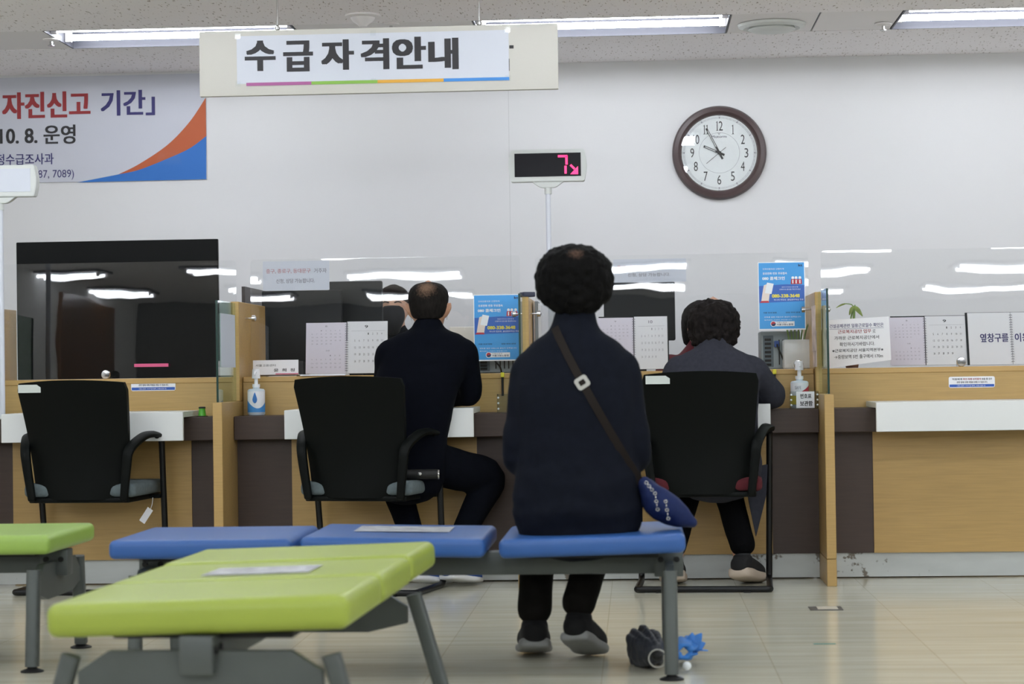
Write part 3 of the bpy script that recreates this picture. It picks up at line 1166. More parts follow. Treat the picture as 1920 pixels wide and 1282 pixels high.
poster((889, 677), (976, 551), 'blue phone poster on the screen right of the man in black', YA - .012)
poster((1423, 619), (1509, 490), 'blue phone poster on the screen above the woman in the grey jacket', YA - .012)

# notices taped on the screens above the monitors
for i, (pa, pb) in enumerate((((493, 545), (617, 488)), ((1150, 530), (1286, 484)))):
    t, w, h = flat('taped_notice', ('white notice with faded red words taped above the left dark monitor', 'white notice with grey words taped above the monitor right of the seated woman in navy')[i], 'notice', pa, pb, YA + .016, (TILT, 0, 0), 'white notices taped on the screens')
    O('sheet', box(NB(), -w / 2, w / 2, .001, .002, 0, h), m_paper2, t, local=True)
    lines(t, 'red_lettering', [('중구, 종로구, 동대문구', .05, .72, .58, .74, .01)], w, h, m_redf, .0004)
    lines(t, 'grey_lettering', [('거주자', .77, .96, .58, .74, .01), ('신청, 상담 가능합니다.', .2, .78, .24, .4, .01)], w, h, m_grey, .0004)


def spiral(t, x, z0, z1, y):
    b = NB()
    n = int((z1 - z0) / .011)
    for k in range(n):
        z = z0 + (z1 - z0) * (k + .5) / n
        torus(b, (x, y, z), .006, .0011, 'z', 10)
    O('spiral_binding', b, m_grey, t, local=True)


def days(w0, w1, z0, z1, rows=5, first=1, start=0, last=31):
    it = []
    d = first
    cw = (w1 - w0) / 7
    rh = (z1 - z0) / rows
    for r in range(rows):
        for c in range(7):
            if r == 0 and c < start:
                continue
            if d > last:
                break
            xx = w0 + cw * c
            zz = z1 - rh * r
            it.append((str(d), xx + cw * .3, xx + cw * (.5 if d < 10 else .66), zz - min(rh * .3, .012), zz))
            d += 1
    return it


def calendar(pa, pb, Y, label, mid, months, lean=-.12, yaw=0.0, black_edge=True):
    t, w, h = flat('open_calendar', label, 'calendar', pa, pb, Y, (lean, 0, yaw), 'open wall calendars leaning behind the screens')
    xm_ = -w / 2 + mid * w
    O('left_page', box(NB(), -w / 2, xm_ - .002, 0, .003, 0, h * .985), m_lav, t, local=True)
    O('right_page', box(NB(), xm_ + .002, w / 2, 0, .003, 0, h), m_paper, t, local=True)
    if black_edge:
        O('backing_board', box(NB(), -w / 2 + .006, w / 2 + .006, .004, .008, 0, h * 1.012), m_monitor, t, local=True)
    spiral(t, xm_, h * .03, h * .97, -.002)
    y = -.0008
    it = days(-w / 2 + .02, xm_ - .02, h * .52, h * .84, 5, 1, 2, 31) + days(-w / 2 + .02, xm_ - .02, h * .06, h * .36, 4, 1, 4, 28)
    it += [(months[0], -w / 2 + (xm_ + w / 2) * .47, -w / 2 + (xm_ + w / 2) * .52, h * .9, h * .93), (months[2], -w / 2 + (xm_ + w / 2) * .5, -w / 2 + (xm_ + w / 2) * .58, h * .43, h * .455)]
    O('grey_numerals', texts(it, y), m_grey, t, local=True, smooth=False)
    wr = w / 2 - xm_
    it = days(xm_ + .03, w / 2 - .015, h * .12, h * .78, 5, 1, 3, 30) + [(months[1], xm_ + wr * .44, xm_ + wr * (.52 if len(months[1]) < 2 else .56), h * .87, h * .925, .01)]
    O('black_numerals', texts(it, y), m_blk if months[1] == '9' else m_grey, t, local=True, smooth=False)
    b = rect(NB(), xm_ + .02, w / 2 - .012, h * .815, h * .818, y)
    O('ruled_line', b, m_grey, t, local=True, smooth=False)
    return t


calendar((573, 701), (725, 600), 9.93, 'open wall calendar with lilac and white pages left of the man in black', .5, ('8', '9', '10'), -.16, black_edge=False)
calendar((1121, 693), (1251, 591), 9.93, 'open wall calendar behind the shoulder of the seated woman in navy', .52, ('9', '10', '11'), -.16)
calendar((1670, 685), (1813, 590), 9.93, 'open wall calendar showing month 9 at the right of the white notice', .46, ('8', '9', '10'), -.16)
t, w, h = flat('open_booklet_sign', 'open spiral-bound booklet with large navy Korean words at the right edge', 'booklet', (1818, 684), (1985, 582), 9.93, (-.18, 0, .06))
O('left_page', box(NB(), -w / 2, -w * .017, 0, .003, 0, h), m_paper, t, local=True)
O('right_page', box(NB(), -w * .013, w / 2, 0, .003, 0, h), m_paper, t, local=True)
O('backing_board', box(NB(), -w / 2 - .01, w / 2, .004, .007, 0, h * 1.01), m_monitor, t, local=True)
spiral(t, -w * .015, h * .03, h * .97, -.002)
lines(t, 'navy_lettering', [('옆창구를', .13, .45, .43, .60, .02), ('이용바랍', .52, .86, .43, .60, .02)], w, h, m_navy, -.0008)

# notice leaning at the right
q0, q1 = W(1555, 688, 9.70), W(1672, 592, 9.70)
w, h = q1.x - q0.x, q1.z - q0.z
t = T('leaning_notice', 'white paper notice with six Korean lines leaning at the foot of the right screen', 'notice', ((q0.x + q1.x) / 2, 9.74, ZT + .003), (-.05, math.radians(-1), 0))
O('sheet', prism(NB(), [(-w / 2, 0), (w / 2, h * .13), (w / 2 - .003, h), (-w / 2 - .004, h * .965)], 0, .0015), m_paper, t, local=True, smooth=False)
y = -.0006
lines(t, 'navy_lettering', [('건설공제관련 일용근로일수 확인은', .04, .90, .80, .88, .012)], w, h, m_navy, y)
b = rect(NB(), -w * .46, w * .40, h * .775, h * .781, y)
O('underline', b, m_navy, t, local=True, smooth=False)
lines(t, 'red_lettering', [('근로복지공단 업무', .17, .70, .685, .76, .015)], w, h, m_red, y)
lines(t, 'grey_lettering', [('로', .72, .77, .685, .75), ('가까운 근로복지공단에서', .11, .82, .56, .635, .008), ('확인하시기바랍니다.', .19, .75, .43, .51, .008),
                            ('※근로복지공단 서울지역본부※', .07, .88, .31, .38, .012), ('→중랑보역 5번 출구에서 170m', .10, .87, .18, .26, .008)], w, h, m_blk, y)

# name plate
t, w, h = flat('name_plate', 'white desk name plate with Korean words beside the left divider', 'name plate', (474, 703), (559, 674), 9.72, (-.1, 0, 0))
O('plate', box(NB(), -w / 2, w / 2, 0, .004, 0, h, .001, 1), m_paper, t, local=True)
O('foot', box(NB(), -w / 2, w / 2, .004, .05, 0, .004), m_paper, t, local=True)
lines(t, 'black_lettering', [('서울고용센터', .06, .5, .56, .72), ('윤  희  정', .46, .92, .2, .42, .02)], w, h, m_blk, -.0006)
b = rect(NB(), -w * .0, w / 2, h * .02, h * .09, -.0006)
O('pink_line', b, mat('pink_line', 'c25a78', .6), t, local=True, smooth=False)

# ------------------------------------------------------------------ staff desks behind the counter, monitors, computers
b = NB()
t = T('staff_desk', 'long pale staff desk behind the counter', 'desk', (-.2, 10.5, 0))
O('desk_top', box(NB(), DX[0], 2.4, 10.23, 10.9, .70, .73, .004, 1), m_whitelam, t)
for x in (DX[0] + .1, DX[1], DX[2], DX[3], 2.3):
    O('leg', box(NB(), x - .02, x + .02, 10.3, 10.85, 0, .70), m_metal, t)


def monitor(pa, pb, Y, label):
    q0, q1 = W(*pa, Y), W(*pb, Y)
    xc = (q0.x + q1.x) / 2
    t = T('computer_monitor', label, 'monitor', (xc, Y, .73), group='dark monitors seen from behind')
    O('back_shell', box(NB(), q0.x, q1.x, Y, Y + .04, q0.z, q1.z, .008, 2), m_monitor, t)
    O('stand', box(NB(), xc - .03, xc + .03, Y + .005, Y + .035, .745, q0.z + .05, .004, 1), m_monitor, t)
    O('base', box(NB(), xc - .12, xc + .12, Y - .07, Y + .13, .731, .745, .005, 2), m_monitor, t)
    return t


monitor((492, 680), (640, 543), 10.36, 'dark monitor under the notice with faded red words')
monitor((617, 640), (716, 526), 10.48, 'dark monitor just left of the masked clerk')
monitor((1133, 640), (1265, 527), 10.42, 'dark monitor above the calendar behind the seated woman in navy')


def computer(pa, pb, Y, label):
    q0, q1 = W(*pa, Y), W(*pb, Y)
    t = T('computer_tower', label, 'computer', ((q0.x + q1.x) / 2, Y, .93), group='computer towers on the counter')
    z0, z1 = ZT + .001, q1.z
    w = q1.x - q0.x
    O('case', box(NB(), q0.x, q1.x, Y, Y + .2, z0, z1, .004, 1), mat('grey_computer_case', '8f979a', .4, metal=.5), t)
    O('port_panel', box(NB(), q0.x + w * .06, q0.x + w * .32, Y - .003, Y + .001, z0 + .01, z1 - .02), mat('dark_port_panel', '5a646b', .4, metal=.4), t)
    b = NB()
    for k in range(7):
        zz = z0 + .015 + (z1 - z0 - .04) * k / 7
        box(b, q0.x + w * .10, q0.x + w * .26, Y - .006, Y - .002, zz, zz + .011, .001, 1)
    O('socket', b, m_black, t)
    b = NB()
    for k in range(5):
        xx = q0.x + w * (.45 + .1 * k)
        box(b, xx, xx + w * .03, Y - .003, Y + .001, z0 + .02, z1 - .04)
    O('slot_cover', b, m_black, t)
    O('video_plug', box(NB(), q0.x + w * .34, q0.x + w * .46, Y - .025, Y - .0005, z1 - .075, z1 - .045, .003, 1), mat('blue_plug', '3f5fa8', .5), t)
    b = pipe(NB(), [(q0.x + w * .40, Y - .02, z1 - .06), (q0.x + w * .45, Y - .045, z1 - .09), (q0.x + w * .58, Y - .045, z0 + .03), (q0.x + w * .6, Y - .02, z0 + .006)], .004, fillet=.04)
    O('cable', b, m_black, t)
    return t


computer((1427, 690), (1500, 620), 10.0, 'grey computer tower with a blue plug under the right blue poster')
computer((893, 700), (972, 640), 9.94, 'grey computer tower half hidden under the left blue poster')

# white box / planter with plant, second plant
q0, q1 = W(1470, 689, 9.88), W(1519, 636, 9.88)
t = T('plant_pot', 'square white pot with green stems behind the right hand gel bottle', 'plant pot', ((q0.x + q1.x) / 2, 9.9, ZT))
O('pot', box(NB(), q0.x, q1.x, 9.86, 9.86 + (q1.x - q0.x), ZT + .001, q1.z, .008, 2), mat('white_ceramic', 'e3e6e6', .3), t)
m_stem = mat('green_stem', '7d9a55', .5)
m_leaf = mat('green_leaf', '7f8f45', .5, var=.25, vs=30)
b = NB()
for k in range(6):
    x = q0.x + .03 + .012 * k
    limb(b, [(x, 9.9, q1.z - .02), (x + .006 * (k - 2), 9.905, q1.z + .05), (x + .012 * (k - 2), 9.9, q1.z + .09)], [.004, .004, .002], 3, 8)
O('stem', b, m_stem, t)
O('glass_vase', lathe(NB(), [(.03, 0), (.034, .04), (.036, .09)], (q0.x + .055, 9.92, q1.z - .005), 20), m_clear, t)


def leaf(b, p0, d, n, ln, wd, droop):
    p0, d, n = V(p0), V(d).normalized(), V(n).normalized()
    s = d.cross(n).normalized()
    prev = None
    K = 8
    for k in range(K + 1):
        u = k / K
        c = p0 + d * ln * u - V((0, 0, 1)) * droop * u * u
        w_ = wd * math.sin(math.pi * min(.97, u * .93 + .05)) ** .8
        row = [b.verts.new(c + s * w_ - n * w_ * .15), b.verts.new(c + n * 0.002), b.verts.new(c - s * w_ - n * w_ * .15)]
        if prev:
            for j in range(2):
                b.faces.new((prev[j], prev[j + 1], row[j + 1], row[j]))
        prev = row


q = W(1597, 600, 9.88)
t = T('potted_plant', 'small green plant with drooping leaves peeking over the white leaning notice', 'plant', (q.x, 9.9, ZT))
O('pot', lathe(NB(), [(.028, .001), (.038, .06), (.04, .062), (.034, .062), (.03, .05)], (q.x, 9.9, ZT), 24), mat('terracotta', '8a5a44', .7), t)
b = limb(NB(), [(q.x, 9.9, ZT + .05), (q.x - .004, 9.9, q.z - .01), (q.x + .01, 9.9, W(1600, 574, 9.9).z), (q.x - .03, 9.9, W(1585, 569, 9.9).z)], [.004, .004, .003, .002], 4, 8)
limb(b, [(q.x + .006, 9.895, ZT + .05), (q.x + .012, 9.895, q.z + .02), (q.x + .018, 9.9, W(1600, 572, 9.9).z)], [.006, .006, .003], 4, 8)
O('stem', b, m_stem, t)
p1 = W(1588, 569, 9.9)
p2 = W(1600, 574, 9.9)
for k, (p_, d_, n_, l_, w_, dr) in enumerate(((p1, (-1, .1, .02), (0, -.5, .8), .05, .009, .02), (p2, (.45, -.3, -.2), (.5, -.8, .2), .05, .013, .03), (p2, (-.5, -.4, -.5), (-.3, -.8, .3), .035, .009, .02))):
    b = NB()
    leaf(b, p_, d_, n_, l_, w_, dr)
    O('leaf', b, m_leaf, t)

# books and files behind
q0, q1 = W(853, 690, 10.3), W(886, 612, 10.3)
cols = ('e2dfd2', 'c9b777', '5a6a7c', 'd8c58c', 'e6e2da')
z = .731
for k in range(5):
    hh = (q1.z - .731) / 5
    t = tag(O('book', box(NB(), q0.x - .02 + .006 * (k % 2), q1.x + .1, 10.26, 10.46, z, z + hh - .001, .003, 1), mat('book_' + cols[k], cols[k], .6)),
            ('thick cream book lowest of the stack right of the man in black', 'tan book second from the bottom of the stack right of the man in black', 'slate book in the middle of the stack right of the man in black',
             'yellow book second from the top of the stack right of the man in black', 'white book on top of the stack right of the man in black')[k], 'book', 'books stacked behind the counter')
    z += hh
for k, (pa, pb, cc, lab) in enumerate(((1005, 1010, '8a8f93', 'thin grey file'), (1011, 1016, 'dfe1e6', 'white file'), (1017, 1029, 'd6d9e2', 'wide pale file'), (1030, 1038, 'b9bec6', 'light grey file'))):
    q0, q1 = W(pa, 690, 9.9), W(pb, 565 + 4 * k, 9.9)
    tag(O('file_binder', box(NB(), q0.x, q1.x - .001, 9.86, 10.04, ZT + .001, q1.z, .002, 1), mat('file_' + cc, cc, .6)),
        lab + ' standing upright beside the middle divider', 'file', 'files standing beside the middle divider')

# ------------------------------------------------------------------ number displays on poles
def number_display(px, py0, py1, half, Y, label, lit, zb=ZT):
    q = W(px, (py0 + py1) / 2, Y)
    z0, z1 = W(px, py1, Y).z, W(px, py0, Y).z
    hw = half * Y / FPX
    t = T('number_display', label, 'number display', (q.x, Y, zb), group='call number displays on poles')
    x = q.x
    pts = [(x - hw * .93, z0), (x + hw * .93, z0)] + [(x + hw * (.93 + .07 * math.sin(math.pi * k / 8)), z0 + (z1 - z0) * k / 8) for k in range(1, 8)] + [(x + hw * .93, z1), (x - hw * .93, z1)] \
        + [(x - hw * (.93 + .07 * math.sin(math.pi * k / 8)), z1 - (z1 - z0) * k / 8) for k in range(1, 8)]
    O('case', prism(NB(), pts, Y - .03, Y + .03, .003), m_plastic, t)
    ww, h = hw * 2, z1 - z0
    sx0_, sx1_, s0, s1 = x - ww * .42, x + ww * .425, z0 + h * .15, z1 - h * .12
    O('display_window', box(NB(), sx0_, sx1_, Y - .032, Y - .029, s0, s1), m_plasticdark if lit else mat('pale_display_window', 'c9cdd8', .3), t)
    if lit:
        m_led = mat('pink_led', 'ff2d6e', .4, emit=.5)
        u = h / 61
        b = NB()
        yy = Y - .0325

        def seg(xa, xb, za, zb):
            rect(b, x + xa * u, x + xb * u, z0 + za * u, z0 + zb * u, yy)
        seg(20, 38, 45, 49.5)
        seg(34, 38.5, 31, 48)
        seg(32, 36.5, 14, 29)
        poly(b, [(x + 42 * u, z0 + 29 * u), (x + 45 * u, z0 + 32 * u), (x + 53 * u, z0 + 24 * u), (x + 50 * u, z0 + 21 * u)], yy)
        poly(b, [(x + 58 * u, z0 + 28 * u), (x + 58 * u, z0 + 12.5 * u), (x + 43 * u, z0 + 12.5 * u), (x + 48 * u, z0 + 18 * u), (x + 53 * u, z0 + 23 * u)], yy)
        O('lit_digits', b, m_led, t, smooth=False)
    zn = z0 - .028
    O('neck', prism(NB(), [(x - .075, z0), (x + .075, z0), (x + .045, z0 - .022), (x + .03, zn), (x - .03, zn), (x - .045, z0 - .022)], Y - .02, Y + .02, .002), m_plastic, t)
    O('pole', rod(NB(), V((x, Y, zn)), V((x, Y, zb + .012)), .0125), m_pole, t)
    O('collar', rod(NB(), V((x, Y, zn - .03)), V((x, Y, zn)), .017), m_plastic, t)
    O('base_flange', lathe(NB(), [(.05, .001), (.05, .008), (.02, .014)], (x, Y, zb)), m_plastic, t)


number_display(1027, 281, 341, 73.5, 10.12, 'lit call number display showing a pink 7 on a white pole', True)
number_display(0, 311, 370, 73.5, 9.44, 'unlit call number display cut off by the left edge of the photo', False, ZL)

# ------------------------------------------------------------------ small things on the ledge
def pump_bottle(pa, pb, Y, label, body, lab, blue):
    q0, q1 = W(*pa, Y), W(*pb, Y)
    x, r = (q0.x + q1.x) / 2, (q1.x - q0.x) / 2
    z0 = ZL + .002
    H = q1.z - z0
    t = T('gel_bottle', label, 'bottle', (x, Y, ZL), group='hand gel bottles on the ledges')
    bh = H * .58
    O('body', lathe(NB(), [(r * .9, .0), (r, .006), (r, bh * .93), (r * .85, bh * .98), (r * .4, bh), (r * .38, bh + .008)], (x, Y, z0), 32), body, t)
    n = 24
    def shell(a0, a1, h0, h1, m, name, off=.0008):
        b = NB()
        pr = None
        for k in range(n + 1):
            a = math.radians(a0 + (a1 - a0) * k / n)
            f0 = h0(k / n) if callable(h0) else h0
            f1 = h1(k / n) if callable(h1) else h1
            row = [b.verts.new((x + (r + off) * math.cos(a), Y + (r + off) * math.sin(a), z0 + f)) for f in (f0, f1)]
            if pr:
                b.faces.new((pr[0], row[0], row[1], pr[1]))
            pr = row
        O(name, b, m, t)
    if blue:
        shell(185, 355, .012, bh * .9, m_paper, 'label')
        shell(185, 355, .013, lambda u: .014 + bh * (.30 + .16 * math.cos(u * 5.2)), mat('gel_blue', '3f87c8', .5), 'label_wave', .0012)
        b = NB()
        drop = []
        for k in range(20):
            a = 2 * math.pi * k / 20
            dx = .5 * math.cos(a) * r * .55
            dz = math.sin(a) * .018
            if dz > 0:
                dx *= 1 - dz / .03
                dz *= 1.7
            drop.append((x + dx, z0 + bh * .6 + dz))
        poly(b, drop, Y - r - .0025)
        O('label_drop', b, mat('gel_blue_dark', '2f6fb5', .5), t, smooth=False)
    else:
        shell(185, 355, bh * .12, bh * .92, m_paper, 'label')
        shell(185, 355, bh * .12, bh * .45, mat('gel_yellow', 'd8c23a', .5), 'label_band', .0012)
        shell(250, 355, lambda u: bh * (.5), lambda u: bh * (.5 + .36 * u), m_prd, 'label_flash', .0012)
        O('lettering', texts([('SAFE', x - r * .6, x + r * .1, z0 + bh * .68, z0 + bh * .8, .0)], Y - r - .002), m_grey, t, smooth=False)
    b = rod(NB(), V((x, Y, z0 + bh + .006)), V((x, Y, z0 + bh + .02)), r * .45)
    rod(b, V((x, Y, z0 + bh + .02)), V((x, Y, z0 + H * .8)), r * .22)
    rod(b, V((x, Y, z0 + H * .8)), V((x, Y, z0 + H)), r * .5, r * .42)
    limb(b, [(x, Y, z0 + H * .93), (x - .0, Y - .03, z0 + H * .93), (x, Y - .042, z0 + H * .88)], [.006, .005, .004], 3, 10)
    O('pump', b, mat('white_pump', 'e6e6ea', .4), t)


m_bot = mat('pale_bottle', 'c9d3dc', .3)
pump_bottle((465, 770), (496, 692), 9.5, 'white pump bottle of hand gel with a blue drop label beside the left divider', m_bot, m_paper, True)
pump_bottle((1483, 762), (1515, 676), 9.52, 'pump bottle of hand gel with a red and yellow label beside the right divider', m_bot, m_paper, False)

# ticket box on the ledge
def ticket_box(pa, pb, Y, label, sign):
    q0, q1 = W(*pa, Y), W(*pb, Y)
    x0, x1, z0, z1 = q0.x, q1.x, ZL + .001, q1.z
    t = T('ticket_box', label, 'box', ((x0 + x1) / 2, Y, ZL), group='clear ticket boxes on the ledges')
    b = box(NB(), x0, x1, Y, Y + .002, z0, z1)
    box(b, x0, x1, Y + .06, Y + .062, z0, z1)
    box(b, x0, x0 + .002, Y + .002, Y + .06, z0, z1)
    box(b, x1 - .002, x1, Y + .002, Y + .06, z0, z1)
    box(b, x0, x1, Y + .002, Y + .06, z0, z0 + .002)
    O('clear_body', b, m_clear, t)
    b = NB()
    for xx in (x0 + .006, x1 - .006):
        for k in range(3):
            ball(b, (xx, Y - .004, z0 + (z1 - z0) * (.2 + .3 * k)), .0045, 10)
    O('edge_stud', b, m_wht, t)
    if sign:
        a0, a1 = W(1493, 750, Y).x, W(1527, 750, Y).x
        O('paper_label', box(NB(), a0, a1, Y - .0022, Y - .001, z0 + .002, z1 - .001), m_paper, t)
        h = z1 - z0
        O('lettering', texts([('번호표', a0 + (a1 - a0) * .22, a0 + (a1 - a0) * .84, z0 + h * .58, z0 + h * .86, .03),
                              ('보관함', a0 + (a1 - a0) * .20, a0 + (a1 - a0) * .90, z0 + h * .14, z0 + h * .44, .03)], Y - .0028), m_blk, t, smooth=False)


ticket_box((1481, 762), (1535, 733), 9.38, 'clear ticket box with a white Korean label in front of the right gel bottle', True)
ticket_box((932, 770), (975, 738), 9.38, 'clear ticket box partly hidden by the seated woman in navy', False)

# pens clipped on the counter front
def pen(px, y0, y1, label):
    q = W(px, y1, YU - .012)
    zb = W(px, y0, YU - .012).z
    t = T('hanging_pen', label, 'pen', (q.x, YU - .012, zb), group='black and yellow pens hung on the counter fronts')
    O('barrel', rod(NB(), V((q.x, YU - .012, zb)), V((q.x, YU - .012, q.z - .02)), .0055), m_black, t)
    O('yellow_clip', box(NB(), q.x - .008, q.x + .008, YU - .02, YU - .0015, q.z - .022, q.z, .002, 1), m_yel, t)


pen(942, 742, 698, 'black pen with a yellow clip hung on the counter under the left blue poster')
pen(1452, 722, 692, 'black pen with a yellow clip hung on the counter right of the grey jacket')

# green cup on the left ledge
q = W(379, 778, 9.43)
t = T('stamp_pad', 'small bright green stamp standing on the dark ledge beside the left divider', 'stamp', (q.x, 9.43, ZL))
O('green_body', lathe(NB(), [(.018, .003), (.017, .01), (.014, .03), (.0145, .036)], (q.x, 9.43, ZL), 24), mat('bright_green', '4fa32c', .4), t)
O('black_cap', lathe(NB(), [(.0155, .036), (.0155, .042), (.012, .044)], (q.x, 9.43, ZL), 24), m_black, t)
O('black_base', lathe(NB(), [(.026, .0005), (.026, .003), (.018, .0035)], (q.x, 9.43, ZL), 24), m_black, t)
# paper tray sheet behind chair two
q0, q1 = W(568, 706, 9.66), W(652, 703, 9.66)
tag(O('paper_sheet', box(NB(), q0.x, q1.x, 9.58, 9.72, ZT + .001, ZT + .007), m_paper), 'thin stack of white paper on the counter edge above the middle empty chair', 'paper')

# ------------------------------------------------------------------ floor details
q = G(1548, 1141)
t = T('floor_outlet', 'small square steel floor outlet in front of the right divider', 'floor outlet', (q.x, q.y, 0))
O('plate', box(NB(), q.x - .062, q.x + .062, q.y - .062, q.y + .062, .0005, .003), mat('dull_steel', '5d5954', .5), t)
O('lid', box(NB(), q.x - .032, q.x + .045, q.y - .045, q.y + .045, .003, .0045), mat('outlet_lid', 'c9c1b0', .5), t)
q = G(1546, 1207)
tag(O('green_tape', box(NB(), q.x - .037, q.x + .037, q.y - .012, q.y + .012, .0004, .001), mat('green_tape', '4d7f72', .6)), 'short green tape mark on the floor at the right', 'tape')

# ------------------------------------------------------------------ benches
def bench(label, loc, yaw, h, seats, L, D, TH_, leg_x, beam, seat_mat, splay=.03, sticker=None, name='waiting_bench', ly=.25):
    """local x runs along the beam; seats: (x centre, roll about y, pitch about x)."""
    t = T(name, label, 'bench', loc, (0, 0, yaw), 'padded waiting benches')
    for i, (xc, rl, pt, dz) in enumerate(seats):
        b = NB()
        box(b, -L / 2, L / 2, -D / 2, D / 2, -TH_, 0, TH_ * .32, 4)
        bmesh.ops.subdivide_edges(b, edges=[e for e in b.edges if e.calc_length() > .2], cuts=8, use_grid_fill=True)
        for v in b.verts:
            v.co.z += -.004 * math.cos(v.co.x / L * math.pi) * math.cos(v.co.y / D * math.pi)
        M = Matrix.Translation((xc, 0, h + dz)) @ Matrix.Rotation(rl, 4, 'Y') @ Matrix.Rotation(pt, 4, 'X')
        bmesh.ops.transform(b, matrix=M, verts=b.verts)
        s = O('seat', b, seat_mat, t, local=True)
        O('seat_bracket', box(NB(), xc - L * .36, xc + L * .36, -D * .3, D * .3, h + dz - TH_ - .016, h + dz - TH_ - .002, .002, 1), m_black, t, local=True)
        if sticker and sticker[0] == i:
            _, sx, sy, sw, sd = sticker
            k = box(NB(), sx - sw / 2, sx + sw / 2, sy - sd / 2, sy + sd / 2, .0005, .0015)
            for v in k.verts:
                v.co.z += -.004 * math.cos(v.co.x / L * math.pi) * math.cos(v.co.y / D * math.pi) + .0015
            bmesh.ops.transform(k, matrix=M, verts=k.verts)
            O('notice_sticker', k, mat('seat_sticker', 'c9ccd2', .25, var=.25, vs=25), s, local=True)
    zb1, zb0 = h - TH_ - .008, h - TH_ - .08
    O('beam', box(NB(), beam[0], beam[1], -.035, .035, zb0, zb1, .004, 2), m_steel, t, local=True)
    for lx in leg_x:
        f = prism(NB(), [(-ly, zb0 - .005), (-ly * .75, zb0 + .04), (ly * .75, zb0 + .04), (ly, zb0 - .005), (ly, zb0 - .05), (ly * .6, zb0 - .075), (-ly * .6, zb0 - .075), (-ly, zb0 - .05)], -.012, .012)
        bmesh.ops.rotate(f, verts=f.verts, cent=(0, 0, 0), matrix=Matrix.Rotation(math.pi / 2, 3, 'Z'))
        bmesh.ops.translate(f, verts=f.verts, vec=(lx, 0, 0))
        fr = O('leg_bridge', f, m_steel, t, local=True)
        O('end_plate', box(NB(), lx - .045, lx + .045, -.038, .038, zb0 - .01, zb1 + .004, .004, 2), m_steel, t, local=True)
        for dx in (-.025, .025):
            O('bolt', lathe(NB(), [(.009, -.044), (.009, -.0375)], (lx + dx, 0, (zb0 + zb1) / 2 + .008), 14, 'y'), m_black, t, local=True)
        for s in (-1, 1):
            y0, y1 = s * (ly + .018), s * (ly + .018 + splay)
            b = limb(NB(), [(lx, y0, zb0 + .03), (lx, y1, .016)], [.021, .021], smooth=False, cap=False, seg=20, sq=3.5)
            lg = O('leg', b, m_steel, t, local=True)
            O('foot', lathe(NB(), [(.012, .02), (.016, .012), (.036, .004), (.036, .0005)], (lx, y1, 0), 24), m_black, lg, local=True)
    return t


yB = 6.40
D_ = .58
x1a, x1b = X(196, 1003, yB), X(551, 1010, yB)
x2a, x2b = X(564, 1005, yB), X(906, 1010, yB)
x3a, x3b = X(935, 1003, yB), X(1284, 1000, yB)
xo = (x1a + x3b) / 2
LB = .56
zl = .43
lx0, lx1 = X(252, 1100, yB) - xo, X(1257, 1100, yB) - xo
q0, q1 = G(655, 996, zl), G(860, 984, zl)
bench('blue three-seat padded bench with a woman sitting on its right end', (xo, yB + D_ / 2, 0), 0, zl,
      [((x1a + x1b) / 2 - xo, 0, 0, 0), ((x2a + x2b) / 2 - xo, math.radians(1.2), 0, 0), ((x3a + x3b) / 2 - xo, math.radians(-1.3), 0, -.002)], LB, D_, .058,
      (lx0, lx1), (lx0 - .03, lx1 + .03), m_blueseat, .03, (1, .0, .08, .30, .2))
yG = 6.66
xe = X(92, 1003, yG)
bench('lime padded bench cut off by the left edge of the photo', (xe - 1.0, yG + D_ / 2, 0), 0, zl,
      [(1.0 - LB / 2, 0, 0, 0), (1.0 - LB / 2 - .59, 0, 0, 0)], LB, D_, .062, (X(60, 1100, yG) - xe + 1.0, -.3), (-.6, X(60, 1100, yG) - xe + 1.0 + .03), m_greenseat2, .03)
# foreground bench runs away from the camera
Ys, LF = 5.36, .478
xc = X(500, 1091, Ys)
xs_ = X(461, 1091, 5.12)
rl = math.radians(1.6)
bench('lime padded bench nearest the camera, running away from it, with a torn sticker', (xs_ + .004, Ys, 0), math.pi / 2 - .038, .434,
      [(-.486, 0, -rl, 0), (0, 0, -rl, 0), (.486, 0, -rl, .003)], LF, .68, .076,
      (-.68, .60), (-.72, .66), m_greenseat, .085, (1, -.02, .0, .20, .27), ly=.275)

